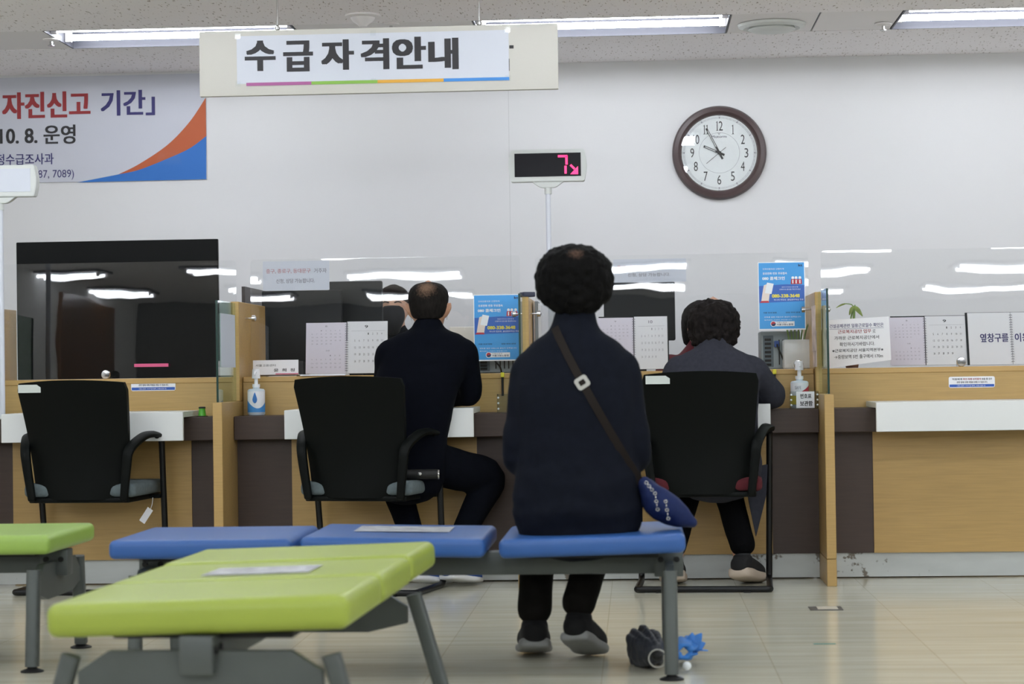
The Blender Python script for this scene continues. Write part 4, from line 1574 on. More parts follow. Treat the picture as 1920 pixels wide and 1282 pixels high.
# ------------------------------------------------------------------ chairs
def visitor_chair(label, x, y, yaw, seatm, sticker, tag_=False):
    t = T('visitor_chair', label, 'chair', (x, y, 0), (0, 0, math.radians(yaw)), 'black visitor chairs')
    # curved backrest
    b = NB()
    nx, nz = 14, 16
    for side in (0, 1):
        pass
    def pt(u, v, off):
        z = .405 + v * .502
        hw = .198 + .046 * v
        if v > .93:
            hw -= .012 * ((v - .93) / .07) ** 2
        if v < .12:
            hw -= .03 * ((.12 - v) / .12) ** 2
        xx = (u * 2 - 1) * hw
        yy = -.235 - .10 * (v - .1) + .05 * (u * 2 - 1) ** 2 + .025 * math.sin(v * math.pi * 1.15) + off
        z += .012 * (1 - (u * 2 - 1) ** 2) * (v > .5) * (v - .5) * 2
        return V((xx, yy, z))
    grid = [[[b.verts.new(pt(i / nx, j / nz, o)) for i in range(nx + 1)] for j in range(nz + 1)] for o in (0, .028)]
    for g, fl in ((grid[0], False), (grid[1], True)):
        for j in range(nz):
            for i in range(nx):
                f = [g[j][i], g[j][i + 1], g[j + 1][i + 1], g[j + 1][i]]
                b.faces.new(f if not fl else f[::-1])
    for j in range(nz):
        b.faces.new((grid[0][j][0], grid[0][j + 1][0], grid[1][j + 1][0], grid[1][j][0]))
        b.faces.new((grid[0][j][nx], grid[1][j][nx], grid[1][j + 1][nx], grid[0][j + 1][nx]))
    for i in range(nx):
        b.faces.new((grid[0][0][i], grid[1][0][i], grid[1][0][i + 1], grid[0][0][i + 1]))
        b.faces.new((grid[0][nz][i], grid[0][nz][i + 1], grid[1][nz][i + 1], grid[1][nz][i]))
    bk = O('backrest', b, m_chairback, t, local=True, angle=1.0)
    if sticker:
        p_ = pt(.14, .945, -.0015)
        O('sticker', box(NB(), p_.x - .05, p_.x + .05, p_.y - .012, p_.y - .0105, p_.z - .017, p_.z + .017, M=None), mat('chair_sticker', 'c5cbc6', .5), bk, local=True)
    # side frame that carries the arm
    for s in (-1, 1):
        f = NB()
        pts = [V((s * .205, -.215, .41)), V((s * .222, -.225, .55)), V((s * .232, -.215, .62)), V((s * .262, -.12, .672)), V((s * .282, -.03, .68)), V((s * .285, .055, .672))]
        limb(f, pts, [(.017, .014), (.02, .014), (.022, .014), (.022, .012), (.024, .011), (.024, .011)], 4, 12, sq=3)
        O('armrest', f, m_chairback, t, local=True)
        r = .0135
        leg = pipe(NB(), [(s * .285, .0, .672), (s * .285, .065, .66), (s * .275, .15, .03), (s * .275, .12, .0145), (s * .275, -.24, .0145)], r, 14, .04, 5)
        O('leg', leg, m_chairtube, t, local=True)
    O('rear_bar', pipe(NB(), [(-.275, -.2, .0145), (-.275, -.25, .0145), (.275, -.25, .0145), (.275, -.2, .0145)], .0135, 14, .04, 5), m_chairtube, t, local=True)
    for xx in (-.18, .18):
        O('glide', box(NB(), xx - .015, xx + .015, -.266, -.234, .0005, .006), m_black, t, local=True)
    b = NB()
    box(b, -.25, .25, -.2, .22, .415, .475, .022, 4)
    O('seat', b, seatm, t, local=True)
    b = box(NB(), -.225, .225, -.2, .235, .392, .414, .006, 2)
    box(b, -.272, .272, .07, .11, .395, .412, .004, 1)
    O('seat_pan', b, m_chairback, t, local=True)
    if tag_:
        b = pipe(NB(), [(.25, .04, .40), (.25, .03, .37), (.245, .02, .35)], .0012, 6)
        k = O('tag_string', b, m_wht, t, local=True)
        b = box(NB(), -.014, .014, -.001, .001, -.07, 0)
        bmesh.ops.transform(b, matrix=Matrix.Translation((.245, .02, .352)) @ Matrix.Rotation(.6, 4, 'Y'), verts=b.verts)
        O('paper_tag', b, m_paper, t, local=True)
    return t


def chair_at(px_c, ybar, yaw, *a):
    q = G(px_c, ybar)
    return q.x, q.y + .25


cx1, cy1 = chair_at(152, 1117, 0)
visitor_chair('empty black armchair with a grey seat in front of the black display panel', cx1, cy1, -5, m_greyfab, True, True)
cx2, cy2 = chair_at(684, 1117, 0)
visitor_chair('black armchair with a tumbler on its grey seat, left of the man in black', cx2, cy2, -12, m_greyfab, False)
cx3, cy3 = chair_at(1325, 1111, 0)
visitor_chair('black armchair with a dark red seat holding the woman in the grey jacket', cx3, cy3, -3, m_redfab, True)

# ------------------------------------------------------------------ people
def head_rings(c, k=1.0):
    """head volume facing +y, c = centre at eye height"""
    x, y, z = c
    pts = [(x, y + .035, z - .115), (x, y + .03, z - .10), (x, y + .018, z - .07), (x, y + .004, z - .02), (x, y - .006, z + .03), (x, y - .008, z + .07), (x, y - .008, z + .10), (x, y - .008, z + .118)]
    rad = [(.025, .03), (.042, .05), (.06, .078), (.073, .094), (.077, .098), (.07, .09), (.046, .06), (.012, .016)]
    return [(a, b, z + (cc - z) * k) for a, b, cc in pts], [(a * k, b * k) for a, b in rad]


def add_head(b, c, k=1.0, ear=1.0):
    p, r = head_rings(c, k)
    limb(b, p, r, 4, 24, fixed=(0, 0, 1))
    x, y, z = c
    limb(b, [(x, y + .088 * k, z + .012), (x, y + .103 * k, z - .025), (x, y + .115 * k, z - .047), (x, y + .09 * k, z - .055)], [.007, .010, .013, .010], 3, 10)   # nose
    for s in (-1, 1):                                                                    # ears, brows and lips
        limb(b, [(x + s * .074 * k, y - .012, z - .035), (x + s * .083 * k * ear, y - .018, z), (x + s * .085 * k * ear, y - .02, z + .022)], [(.007, .012), (.009, .02), (.007, .014)], 3, 10)
        limb(b, [(x + s * .05, y + .072 * k, z + .02), (x + s * .018, y + .088 * k, z + .022)], [.009, .008], 3, 8)
    limb(b, [(x - .022, y + .083 * k, z - .075), (x, y + .09 * k, z - .074), (x + .022, y + .083 * k, z - .075)], [.006, .009, .006], 3, 8)


def add_hand(b, w, d, side, curl=.5):
    w, d = V(w), V(d).normalized()
    up = V((0, 0, 1))
    s = d.cross(up).normalized() * side      # towards the thumb side
    dn = -up
    palm_end = w + d * .085
    limb(b, [w, w + d * .045, palm_end], [(.026, .018), (.040, .016), (.042, .013)], 3, 14)
    for i, (o, ln) in enumerate(((.030, .066), (.010, .074), (-.011, .070), (-.030, .055))):
        p0 = palm_end + s * o - d * .01
        p1 = p0 + d * ln * .45 + dn * .004
        p2 = p1 + (d * (1 - curl * .5) + dn * curl).normalized() * ln * .33
        p3 = p2 + (d * (1 - curl) + dn * curl * 1.2).normalized() * ln * .25
        limb(b, [p0, p1, p2, p3], [.0092, .0088, .008, .0068], 3, 10)
    p0 = w + d * .025 + s * .026
    limb(b, [p0, p0 + d * .03 + s * .022 + dn * .006, p0 + d * .056 + s * .030 + dn * .012], [.012, .0105, .008], 3, 10)


def mirror(p, s):
    return (p[0] * s, p[1], p[2])


def folds(amp, sx=4, sz=16, thr=0):
    def f(co):
        n = noise.noise(V((co.x * sx, co.y * sx, co.z * sz))) + .5 * noise.noise(V((co.x * sx * 2.2 + 7, co.y * sx * 2, co.z * sz * 1.7)))
        return amp * n
    return f


def make_person(label, loc, yaw, J, mats, hairfn, top_extra=None, shoe_fn=None, top_name='shirt', grain=None, legs=True):
    t = T('person', label, 'person', loc, (0, 0, math.radians(yaw)))
    # body
    b = NB()
    limb(b, J['torso'], [(a * .9, c * .88) for a, c in J['torso_r']], 5, 24, sq=2.3, fixed=(0, 0, 1))
    nb = J['torso'][-1]
    hd = J['head']
    limb(b, [nb, (hd[0] * .5 + nb[0] * .5, hd[1] * .4 + nb[1] * .6 - .005, (nb[2] + hd[2] - .05) / 2), (hd[0], hd[1] - .01, hd[2] - .04)], [(.062, .06), (.055, .056), (.052, .056)], 4, 18)
    add_head(b, hd, J.get('hk', 1), J.get('ear', 1))
    for s in 'LR':
        sh, el, wr = J['sh' + s], J['el' + s], J['wr' + s]
        limb(b, [sh, tuple((V(sh) + V(el)) / 2), el, tuple((V(el) + V(wr)) / 2), wr], [.042, .038, .034, .034, .025], 4, 14)
        add_hand(b, wr, V(J['hd' + s]) - V(wr), 1 if s == 'L' else -1)
        if legs:
            hp, kn, an, to = J['hp' + s], J['kn' + s], J['an' + s], J['to' + s]
            limb(b, [hp, tuple((V(hp) + V(kn)) / 2), kn, tuple(V(kn) * .55 + V(an) * .45), an], [.07, .062, .047, .048, .034], 4, 14)
            limb(b, [an, tuple((V(an) + V(to)) / 2 + V((0, 0, -.01))), to], [(.033, .035), (.036, .03), (.03, .018)], 4, 12)
    O('body', remesh(b, .009, 4), mats['skin'], t, local=True)
    # top
    b = NB()
    limb(b, J['torso'], J['torso_r'], 5, 28, sq=2.4, fixed=(0, 0, 1))
    for s in 'LR':
        sh, el, wr = J['sh' + s], J['el' + s], J['wr' + s]
        ra = J.get('arm', (.058, .052, .047, .044, .036))
        limb(b, [tuple(V(sh) * .8 + V(J['torso'][-2]) * .2), sh, tuple((V(sh) + V(el)) / 2), el, tuple((V(el) + V(wr)) / 2), wr],
             [ra[0] * .9, ra[0], ra[1], ra[2], ra[3], ra[4]], 4, 18)
    if top_extra:
        top_extra(b)
    shirt = O(top_name, remesh(b, .009, J.get('sm', 9), grain or folds(.004)), mats['top'], t, local=True, angle=3)
    if legs:
        b = NB()
        rl = J.get('leg', (.095, .088, .072, .064, .052))
        limb(b, [tuple(V(J['hpL']) + V((-.02, -.02, .02))), tuple(V(J['hpR']) + V((.02, -.02, .02)))], [.09, .09], 4, 16)
        for s in 'LR':
            hp, kn, an = J['hp' + s], J['kn' + s], V(J['an' + s]) + V((0, 0, J.get('cuff', .04)))
            limb(b, [hp, tuple((V(hp) + V(kn)) / 2), kn, tuple(V(kn) * .55 + V(an) * .45), tuple(an)], list(rl), 5, 18, cap=True)
        O('trousers', remesh(b, .009, 5, folds(.003, 6, 12)), mats['legs'], t, local=True, angle=3)
        for s in 'LR':
            shoe_fn(t, V(J['an' + s]), V(J['to' + s]), s)
    hairfn(t, V(hd))
    return t, shirt


m_sock = mat('dark_grey_sock', '2a2b2e', .9)


def shoe(upper, sole, size=1.0, sh=.014):
    def f(t, an, to, s):
        d = (to - an)
        dh = V((d.x, d.y, 0)).normalized()
        lift = an.z - .075 - max(0, to.z - .03)
        heel = an - dh * .045
        toe = to + dh * .05
        slope = (toe.z - .03 - (heel.z - .045)) / (toe - heel).length
        z = lambda k: (heel.z - .055) * (1 - k) + (toe.z - .032) * k

        def P(k, h):
            p = heel.lerp(toe, k)
            return (p.x, p.y, max(.001, z(k)) + h)
        b = NB()
        limb(b, [P(.02, .045), P(.2, .05), P(.45, .05), P(.75, .04), P(.97, .03)], [(.036 * size, .036), (.041 * size, .042), (.043 * size, .04), (.05 * size, .032), (.036 * size, .02)], 4, 18, sq=2.6)
        limb(b, [tuple(an + V((0, 0, .01))), P(.16, .045)], [(.04 * size, .044), (.04 * size, .05)], 3, 16)
        o = O('shoe', remesh(b, .006, 5), upper, t, local=True, angle=3)
        O('sock', limb(NB(), [tuple(an + V((0, 0, -.01))), tuple(an + V((0, 0, .03))), tuple(an + V((0, 0, .06)))], [.034, .034, .034], 3, 16), m_sock, o, local=True)
        b = NB()
        limb(b, [P(-.01, .014), P(.2, .014), P(.45, .012), P(.75, .012), P(1.0, .014)], [(.043 * size, sh), (.048 * size, sh * 1.07), (.048 * size, sh), (.055 * size, sh * .93), (.038 * size, sh * .8)], 4, 18, sq=4)
        O('sole', remesh(b, .005, 2), sole, o, local=True, angle=3)
    return f


# --- the seated woman in navy on the blue bench
YA_ = 6.63
qa = W(1083, 985, YA_)
m_navycloth = mat('navy_cotton', '13161f', .9, spec=.1, var=.12, vs=40, bump=.25, bs=500)
m_blktrouser = mat('charcoal_trousers', '171513', .9, spec=.1, var=.15, vs=40, bump=.2, bs=500)
J = dict(
    torso=[(0, .0, .437), (0, .0, .50), (0, -.005, .60), (.0, .0, .72), (0, .0, .84), (0, .008, .93), (0, .015, .975), (0, .022, 1.012), (0, .03, 1.045), (0, .035, 1.075)],
    torso_r=[(.192, .13), (.203, .138), (.192, .125), (.182, .115), (.188, .112), (.182, .102), (.166, .094), (.138, .085), (.088, .074), (.066, .066)],
    head=(0, .065, 1.195),
    shL=(-.150, .015, .93), elL=(-.187, .02, .67), wrL=(-.13, .24, .585), hdL=(-.09, .33, .56),
    shR=(.150, .015, .93), elR=(.187, .02, .67), wrR=(.13, .24, .585), hdR=(.09, .33, .56),
    hpL=(-.095, .03, .525), knL=(-.135, .40, .49), anL=(-.15, .24, .10), toL=(-.16, .365, .03),
    hpR=(.095, .03, .525), knR=(.085, .40, .49), anR=(-.005, .16, .13), toR=(.03, .28, .03),
    cuff=.055, leg=(.092, .086, .07, .06, .055), arm=(.052, .05, .048, .045, .038), sm=12)


def navy_extra(b):
    # standing collar and shirt tail spread on the seat
    limb(b, [(0, .032, 1.05), (0, .04, 1.085), (0, .045, 1.10)], [(.078, .074), (.07, .068), (.066, .066)], 3, 22)
    limb(b, [(-.02, -.02, .447), (.02, -.02, .447)], [(.19, .012), (.19, .012)], 2, 16) if False else None


def navy_folds(co):
    a = folds(.009, 5, 17)(co)
    low = max(0, min(1, (.72 - co.z) / .2))
    r = a * (.3 + .9 * low)
    # yoke seam across the shoulders
    if co.y < .03 and abs(co.x) < .17:
        r -= .002 * math.exp(-((co.z - .90 - .01 * math.cos(co.x * 12)) / .004) ** 2)
        if co.z < .9:
            r -= .0015 * math.exp(-((abs(co.x) - .125 - .03 * (co.z - .7)) / .006) ** 2)
    return r


def bob(col, prof, lump, name, vox=.007, lump_s=26, scalp=None, tilt=0):
    """hair volume from rings (dz, half width, half depth, y offset) relative to the head centre"""
    def f(t, hd):
        b = NB()
        limb(b, [(hd.x, hd.y + oy, hd.z + dz) for dz, a, d, oy in prof], [(a, d) for dz, a, d, oy in prof], 4, 28, cap=False, fixed=(0, 0, 1))
        def fn(co):
            n = noise.noise(co * lump_s) + .6 * noise.noise(co * lump_s * 2.3 + V((3, 1, 2)))
            return lump * n
        m = hair_mat(name, col, scalp[0] if scalp else None, scalp[1] if scalp else None, scalp[2] if scalp else .05)
        O('hair', remesh(b, vox, 3, fn), m, t, local=True, angle=3)
    return f


hairA = bob('0a0909', [(-.094, .045, .03, -.06), (-.085, .066, .045, -.055), (-.066, .088, .065, -.048), (-.045, .112, .082, -.04), (-.02, .120, .098, -.03), (.015, .123, .11, -.024), (.05, .119, .116, -.02), (.082, .103, .108, -.02), (.106, .076, .084, -.02), (.12, .045, .05, -.02), (.125, .01, .012, -.02)],
            .006, 'black_curly_hair', lump_s=48, scalp=('6b5346', (0.01, -.06, 1.30), .03))
A, shirtA = make_person('person in a navy jacket with a brown strap, sitting on the blue bench', (qa.x, YA_, 0), 0, J,
                        dict(skin=m_skin, top=m_navycloth, legs=m_blktrouser), hairA, navy_extra,
                        shoe(mat('black_suede', '0d0d0e', .9), mat('grey_rubber_sole', '8a8b89', .6), 1.12, .017), 'jacket', navy_folds)

# strap draped over the jacket by casting rays from behind
dgm = shirtA.data
bvh = BVHTree.FromPolygons([v.co for v in dgm.vertices], [tuple(p.vertices) for p in dgm.polygons])
sA, sB = W(1038, 612, YA_ - .1), W(1205, 912, YA_ - .1)
loc = A.location
t = T('shoulder_bag', 'navy shoulder bag on a brown strap at the right hip of the seated woman', 'bag', (qa.x + .22, YA_ - .02, .5))
b = NB()
prev = None
path = []
N = 40
for k in range(N + 1):
    u = k / N
    x = (sA.x + (sB.x - sA.x) * (u ** 1.08)) - loc.x
    z = sA.z + (sB.z - sA.z) * u
    h = bvh.ray_cast(V((x, -1, z)), V((0, 1, 0)))[0]
    y = h.y if h else (path[-1].y if path else -.08)
    path.append(V((x, y, z)))
for _ in range(3):
    path = [path[0]] + [V((path[i].x, min(path[i].y, (path[i - 1].y + path[i + 1].y) / 2), path[i].z)) for i in range(1, N)] + [path[-1]]
tw = V((.87, 0, .49))
rows = []
for p_ in path:
    wdt = .0125
    rows.append([b.verts.new(p_ + loc + tw * s * wdt + V((0, o, 0))) for s, o in ((-1, -.003), (1, -.003), (1, -.0055), (-1, -.0055))])
for a_, c_ in zip(rows, rows[1:]):
    for k in range(4):
        b.faces.new((a_[k], a_[(k + 1) % 4], c_[(k + 1) % 4], c_[k]))
b.faces.new(rows[0][::-1])
b.faces.new(rows[-1])
O('strap', b, mat('dark_brown_leather', '1a130f', .65, spec=.2), t)
kb = min(range(N + 1), key=lambda k: abs(path[k].z - W(1107, 713, YA_ - .1).z))
pb = path[kb] + loc
b = NB()
an = math.radians(-32)
prism(b, rrect(-.021, .021, -.019, .019, .009), -.003, .003)
hole = rrect(-.01, .01, -.008, .008, .003)
bmesh.ops.transform(b, matrix=Matrix.Translation(pb + V((0, -.009, 0))) @ Matrix.Rotation(an, 4, 'Y'), verts=b.verts)
O('buckle', b, mat('silver_buckle', 'bdbcb6', .3, metal=.3), t)
b = NB()
prism(b, hole, -.0006, .0006)
bmesh.ops.transform(b, matrix=Matrix.Translation(pb + V((0, -.0128, 0))) @ Matrix.Rotation(an, 4, 'Y'), verts=b.verts)
O('buckle_opening', b, mat('dark_brown_leather', '1a130f', .65, spec=.2), t)
# bag body
b = NB()
g0, g1, g2, g3 = W(1207, 905, 6.6), W(1232, 940, 6.58), W(1265, 962, 6.58), W(1300, 980, 6.58)
limb(b, [tuple(g0), tuple(g1), tuple(g2), tuple(g3)], [(.022, .04), (.044, .06), (.04, .06), (.018, .03)], 5, 20, sq=2.4)
limb(b, [tuple(g0 + V((.01, .05, -.02))), tuple(g1 + V((.02, .08, -.01)))], [(.03, .04), (.03, .04)], 4, 16)
O('pouch', remesh(b, .006, 5, folds(.005, 14, 18)), mat('navy_nylon', '18244d', .7, spec=.2, var=.15, vs=20), t, angle=3)
b = NB()
for (pa, pb_) in (((1212, 905), (1222, 918)), ((1228, 925), (1233, 955)), ((1248, 940), (1253, 972))):
    e0, e1 = W(*pa, 6.515), W(*pb_, 6.515)
    for k in range(5):
        c_ = e0.lerp(e1, k / 4)
        torus(b, c_, .0045, .0017, ('y', 'x')[k % 2], 12)
O('chain', b, m_chrome, t)

# --- the man in the black sweater
def short_hair(col, name, scalp):
    def f(t, hd):
        b = NB()
        prof = [(-.045, .055, .03, -.068), (-.03, .070, .05, -.052), (-.005, .079, .078, -.034), (.03, .087, .1, -.016), (.065, .088, .102, -.012), (.092, .075, .09, -.012), (.11, .05, .06, -.012), (.118, .01, .012, -.012)]
        limb(b, [(hd.x, hd.y + oy, hd.z + dz) for dz, a, d, oy in prof], [(a, d) for dz, a, d, oy in prof], 4, 26, cap=False, fixed=(0, 0, 1))
        O('hair', remesh(b, .006, 3, lambda co: .0016 * noise.noise(co * 120)), hair_mat(name, col, *scalp), t, local=True, angle=3)
    return f


YM = 9.16
qm = W(803, 900, YM)
m_blksweater = mat('black_wool_sweater', '080a12', .95, spec=.08, var=.15, vs=50, bump=.2, bs=500)
m_navytr = mat('black_trousers', '090b12', .95, spec=.08, var=.15, vs=40)
J = dict(
    torso=[(-.09, .0, .46), (-.09, .0, .52), (-.085, .0, .62), (-.07, .01, .75), (-.045, .03, .88), (-.012, .05, .985), (0, .06, 1.045), (0, .075, 1.09), (0, .082, 1.108), (0, .09, 1.125)],
    torso_r=[(.16, .125), (.172, .13), (.17, .12), (.178, .118), (.19, .12), (.192, .108), (.182, .095), (.15, .085), (.10, .076), (.068, .066)],
    head=(0, .13, 1.207), sm=12, ear=1.12,
    shL=(-.175, .06, 1.015), elL=(-.205, .17, .83), wrL=(-.10, .36, .802), hdL=(-.04, .44, .80),
    shR=(.165, .06, 1.015), elR=(.178, .14, .835), wrR=(.08, .34, .812), hdR=(.03, .42, .81),
    hpL=(-.17, .04, .54), knL=(-.17, .18, .47), anL=(-.05, .02, .09), toL=(.03, .12, .035),
    hpR=(.01, .05, .54), knR=(.25, .17, .46), anR=(.10, .06, .09), toR=(.16, .14, .035),
    cuff=.05, leg=(.095, .09, .076, .06, .05), arm=(.055, .054, .05, .047, .04))


def man_extra(b):
    limb(b, [(0, .085, 1.105), (0, .093, 1.13)], [(.072, .07), (.064, .066)], 3, 22)


manM, _ = make_person('man with thinning dark hair in a black sweater leaning on the counter, seen from behind', (qm.x, YM, 0), 0, J,
                      dict(skin=m_skin, top=m_blksweater, legs=m_navytr), short_hair('191614', 'thinning_dark_hair', ('7d6452', (.0, .03, 1.30), .05)), man_extra,
                      shoe(mat('blue_sneaker', '23509c', .7), mat('white_sneaker_sole', 'd9dadb', .5), 1.05), 'sweater', folds(.0035, 5, 14))
# mask ear loops
b = NB()
for s in (-1, 1):
    limb(b, [(s * .082, .155, 1.22), (s * .086, .12, 1.205), (s * .078, .135, 1.16)], [.002, .002, .002], 4, 8)
O('mask_loop', b, m_wht, manM, local=True)

# --- the woman in the grey jacket
YC = 9.12
qc = W(1345, 900, YC)
m_greyjacket = mat('charcoal_wool_jacket', '34353d', .95, spec=.1, var=.12, vs=60, bump=.25, bs=500)
J = dict(
    torso=[(.0, .0, .46), (0, .0, .52), (0, .0, .62), (.0, .01, .74), (0, .04, .85), (0, .07, .92), (0, .085, .955), (0, .10, .99), (0, .11, 1.012), (0, .115, 1.03)],
    torso_r=[(.185, .13), (.19, .135), (.18, .12), (.178, .115), (.188, .115), (.186, .10), (.175, .092), (.14, .082), (.095, .075), (.07, .068)], sm=12,
    head=(.0, .17, 1.115),
    shL=(-.168, .075, .925), elL=(-.195, .15, .76), wrL=(-.08, .34, .80), hdL=(0, .4, .80),
    shR=(.17, .075, .925), elR=(.255, .17, .805), wrR=(.10, .34, .81), hdR=(.02, .4, .81),
    hpL=(-.09, .04, .54), knL=(-.10, .21, .48), anL=(-.19, .09, .09), toL=(-.19, .2, .035),
    hpR=(.09, .04, .54), knR=(.03, .21, .48), anR=(.105, .06, .10), toR=(.155, .17, .035),
    cuff=.07, leg=(.09, .085, .07, .06, .056), arm=(.054, .055, .055, .05, .042))
hairC = bob('1b1716', [(-.095, .06, .05, -.05), (-.085, .088, .07, -.045), (-.05, .108, .09, -.03), (0, .113, .108, -.02), (.045, .108, .112, -.016), (.08, .086, .095, -.014), (.104, .05, .06, -.014), (.113, .012, .016, -.014)],
            .012, 'dark_permed_hair', lump_s=36)


def jacket_extra(b):
    limb(b, [(0, .11, 1.015), (0, .118, 1.04)], [(.08, .075), (.072, .07)], 3, 22)


wc, _ = make_person('woman with permed dark hair in a charcoal jacket at the counter, seen from behind', (qc.x, YC, 0), 0, J,
                    dict(skin=m_skin, top=m_greyjacket, legs=mat('black_slacks', '09090b', .95, spec=.08)), hairC, jacket_extra,
                    shoe(mat('black_sock_shoe', '141416', .9), mat('beige_chunky_sole', 'b8a998', .6), 1.12, .024), 'jacket', folds(.004, 6, 14))
# jacket tail hanging by the chair leg
b = NB()
e = [W(1398, 880, YC + .02) - wc.location, W(1440, 870, YC + .04) - wc.location, W(1437, 930, YC + .04) - wc.location, W(1418, 1008, YC + .03) - wc.location, W(1404, 940, YC + .02) - wc.location]
prism(b, [(p_.x, p_.z) for p_ in e], .05, .062, .003)
O('jacket_tail', b, m_greyjacket, wc, local=True)


# --- clerks behind the counter (facing the camera)
def clerk(px, py_top, Y, label, hcol, topm, prof, mask, yaw=180):
    zt = W(px, py_top, Y).z
    q = W(px, 600, Y)
    dz = zt - 1.33
    z = lambda v: v + dz
    J = dict(
        torso=[(.0, .0, .45), (0, .0, .55), (0, .0, .68), (.0, .0, z(.82)), (0, .01, z(.94)), (0, .02, z(1.0)), (0, .03, z(1.06)), (0, .04, z(1.10))],
        torso_r=[(.17, .12), (.175, .125), (.165, .11), (.17, .11), (.18, .11), (.16, .095), (.10, .075), (.062, .06)],
        head=(0, .06, z(1.205)),
        shL=(-.175, .02, z(.98)), elL=(-.22, .06, z(.74)), wrL=(-.12, .28, .79), hdL=(-.08, .36, .78),
        shR=(.175, .02, z(.98)), elR=(.22, .06, z(.74)), wrR=(.12, .28, .79), hdR=(.08, .36, .78),
        hpL=(-.09, .03, .53), knL=(-.11, .40, .5), anL=(-.11, .36, .1), toL=(-.11, .48, .035),
        hpR=(.09, .03, .53), knR=(.11, .40, .5), anR=(.11, .36, .1), toR=(.11, .48, .035))
    t, _ = make_person(label, (q.x, Y, 0), yaw, J, dict(skin=m_skin2, top=topm, legs=m_navytr),
                       bob(hcol, prof, .002, 'hair_' + hcol, lump_s=60), None, shoe(m_black, m_black), 'top', folds(.003))
    hx, hy, hz = J['head']
    b = NB()
    for s in (-1, 1):
        ball(b, (s * .031, hy + .083, hz + .002), (.013, .008, .006), 14)
    O('eye', b, m_black, t, local=True)
    b = NB()
    for s in (-1, 1):
        limb(b, [(s * .016, hy + .094, hz + .024), (s * .034, hy + .091, hz + .029), (s * .05, hy + .078, hz + .022)], [.0035, .004, .002], 3, 8)
    O('eyebrow', b, m_black, t, local=True)
    if mask:
        b = NB()
        limb(b, [(0, hy + .05, hz - .115), (0, hy + .06, hz - .08), (0, hy + .062, hz - .05), (0, hy + .06, hz - .025)], [(.04, .045), (.058, .062), (.066, .064), (.064, .056)], 4, 24)
        O('face_mask', remesh(b, .006, 4), mask, t, local=True)
    # office chair under the clerk
    c = T('office_chair', 'office chair of the ' + label.split(' behind')[0], 'chair', (q.x, Y + .02, 0), group='office chairs behind the counter')
    O('seat', box(NB(), q.x - .24, q.x + .24, Y - .25, Y + .2, .37, .43, .02, 3), m_chairback, c)
    O('backrest', box(NB(), q.x - .2, q.x + .2, Y + .2, Y + .24, .5, .95, .018, 3), m_chairback, c)
    O('back_post', box(NB(), q.x - .03, q.x + .03, Y + .17, Y + .2, .39, .6, .004, 1), m_chairback, c)
    O('column', rod(NB(), V((q.x, Y - .02, .06)), V((q.x, Y - .02, .37)), .025), m_chrome, c)
    b = NB()
    for k in range(5):
        a = 2 * math.pi * k / 5
        limb(b, [(q.x, Y - .02, .09), (q.x + .26 * math.cos(a), Y - .02 + .26 * math.sin(a), .055)], [.02, .014], 2, 10)
    O('star_base', b, m_black, c)
    b = NB()
    for k in range(5):
        a = 2 * math.pi * k / 5
        ball(b, (q.x + .26 * math.cos(a), Y - .02 + .26 * math.sin(a), .028), .0275, 12)
    O('caster', b, m_black, c)
    return t


hp = [(-.02, .072, .03, -.07), (-.005, .083, .06, -.045), (.02, .086, .085, -.024), (.05, .088, .105, -.006), (.08, .076, .098, -.006), (.105, .05, .07, -.006), (.122, .012, .02, -.006)]
clerk(741, 533, 11.25, 'clerk in black with a black face mask behind the counter beside the dark monitor', '1d1715', m_blksweater, hp, mat('black_mask', '15161a', .8))
hp2 = [(-.12, .06, .03, -.06), (-.10, .088, .05, -.05), (-.03, .098, .085, -.03), (.03, .098, .105, -.008), (.075, .082, .10, -.008), (.105, .05, .07, -.008), (.122, .012, .02, -.008)]
clerk(1312, 562, 11.25, 'clerk with dark bobbed hair behind the counter, mostly hidden by the permed woman', '1a1716', mat('dark_red_cardigan', '5a1520', .85), hp2, mat('grey_mask', '5b6a6a', .8))

# black tumbler lying on the grey seat
q = W(802, 905, 9.0)
seat_top = .476
t = T('tumbler', 'black tumbler with a silver rim lying on the grey chair seat', 'tumbler', (q.x, 9.0, seat_top))
yt = cy2 - .12
xt0, xt1 = X(738, 905, yt), X(822, 905, yt)
O('barrel', limb(NB(), [(xt0, yt, seat_top + .023), (xt1, yt, seat_top + .023)], [.021, .021], smooth=False, cap=False, seg=24), m_black, t)
O('rim', limb(NB(), [(xt1, yt, seat_top + .023), (xt1 + .006, yt, seat_top + .023)], [.0225, .0225], smooth=False, cap=False, seg=24), m_chrome, t)
O('badge', ball(NB(), (X(788, 905, yt), yt - .021, seat_top + .026), (.009, .003, .007), 14), m_chrome, t)

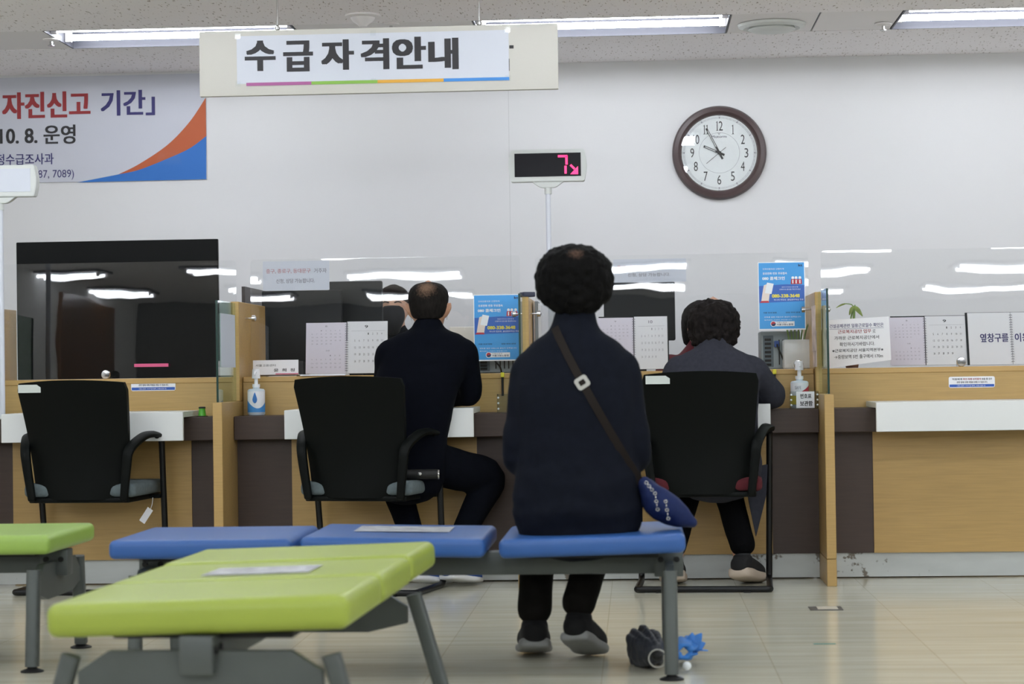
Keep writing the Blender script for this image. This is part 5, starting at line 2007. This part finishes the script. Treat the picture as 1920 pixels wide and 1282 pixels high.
# ------------------------------------------------------------------ things under the blue bench
q = G(1232, 1262)
m_umb = mat('dark_grey_nylon', '2b2e36', .55, var=.3, vs=25)
t = T('folded_umbrella', 'dark folded umbrella with a ring strap lying under the blue bench', 'umbrella', (q.x, q.y, 0))
b = NB()
c0_, c1_ = V((q.x - .004, q.y + .02, .056)), V((q.x - .06, q.y + .26, .058))
dirn = (c1_ - c0_).normalized()
for k in range(9):
    a = 2 * math.pi * k / 9
    off = V((math.cos(a) * .045, 0, math.sin(a) * .040)) * random.uniform(.75, 1.15)
    limb(b, [c0_ + off * .45, c0_.lerp(c1_, .35) + off * .9, c0_.lerp(c1_, .75) + off * 1.1, c1_ + off * random.uniform(.5, 1.2)], [(.008, .016), (.011, .024), (.012, .026), (.006, .016)], 4, 10)
limb(b, [c0_, c1_], [.022, .03], smooth=False)
O('canopy', remesh(b, .004, 1, folds(.006, 22, 26)), m_umb, t, angle=3)
O('handle', limb(NB(), [tuple(c0_ - dirn * .03), tuple(c0_ + dirn * .03)], [.016, .016], smooth=False, seg=18), m_black, t)
O('ring_strap', torus(NB(), c0_ - dirn * .04 + V((-.003, 0, -.008)), .027, .0022, 'y', 30), mat('pale_grey_ring', 'b4b3ab', .5), t)
q2 = G(1275, 1256)
m_blu2 = mat('bright_blue_nylon', '2f76c4', .5, var=.2, vs=25)
t = T('blue_umbrella', 'bright blue folded umbrella with a white ball tip behind the bench leg', 'umbrella', (q2.x, q2.y + .1, 0))
b = NB()
d0 = V((q2.x + .015, q2.y + .05, .05))
for k in range(8):
    a = 2 * math.pi * k / 8 + .3
    e0 = d0 + V((math.cos(a) * .02, 0, math.sin(a) * .02))
    e1 = d0 + V((math.cos(a) * random.uniform(.025, .055), random.uniform(.07, .13), max(-.044, math.sin(a) * random.uniform(.03, .055))))
    limb(b, [e0, (e0 + e1) / 2, e1], [(.014, .006), (.018, .006), (.008, .004)], 3, 10)
O('canopy', remesh(b, .004, 1), m_blu2, t, angle=3)
b = NB()
for k, (ax, az, ln) in enumerate(((.9, .35, .05), (.6, .8, .06), (.15, 1, .05), (1, -.1, .055))):
    dd = V((ax, .1, az)).normalized()
    limb(b, [d0 + V((.02, .06, .0)), d0 + V((.02, .06, 0)) + dd * ln * .6, d0 + V((.02, .06, 0)) + dd * ln], [(.018, .004), (.016, .003), (.003, .002)], 3, 10)
O('loose_panel', b, m_blu2, t)
O('ball_tip', ball(NB(), tuple(G(1288, 1248, .02)), .0135, 20), m_wht, t)
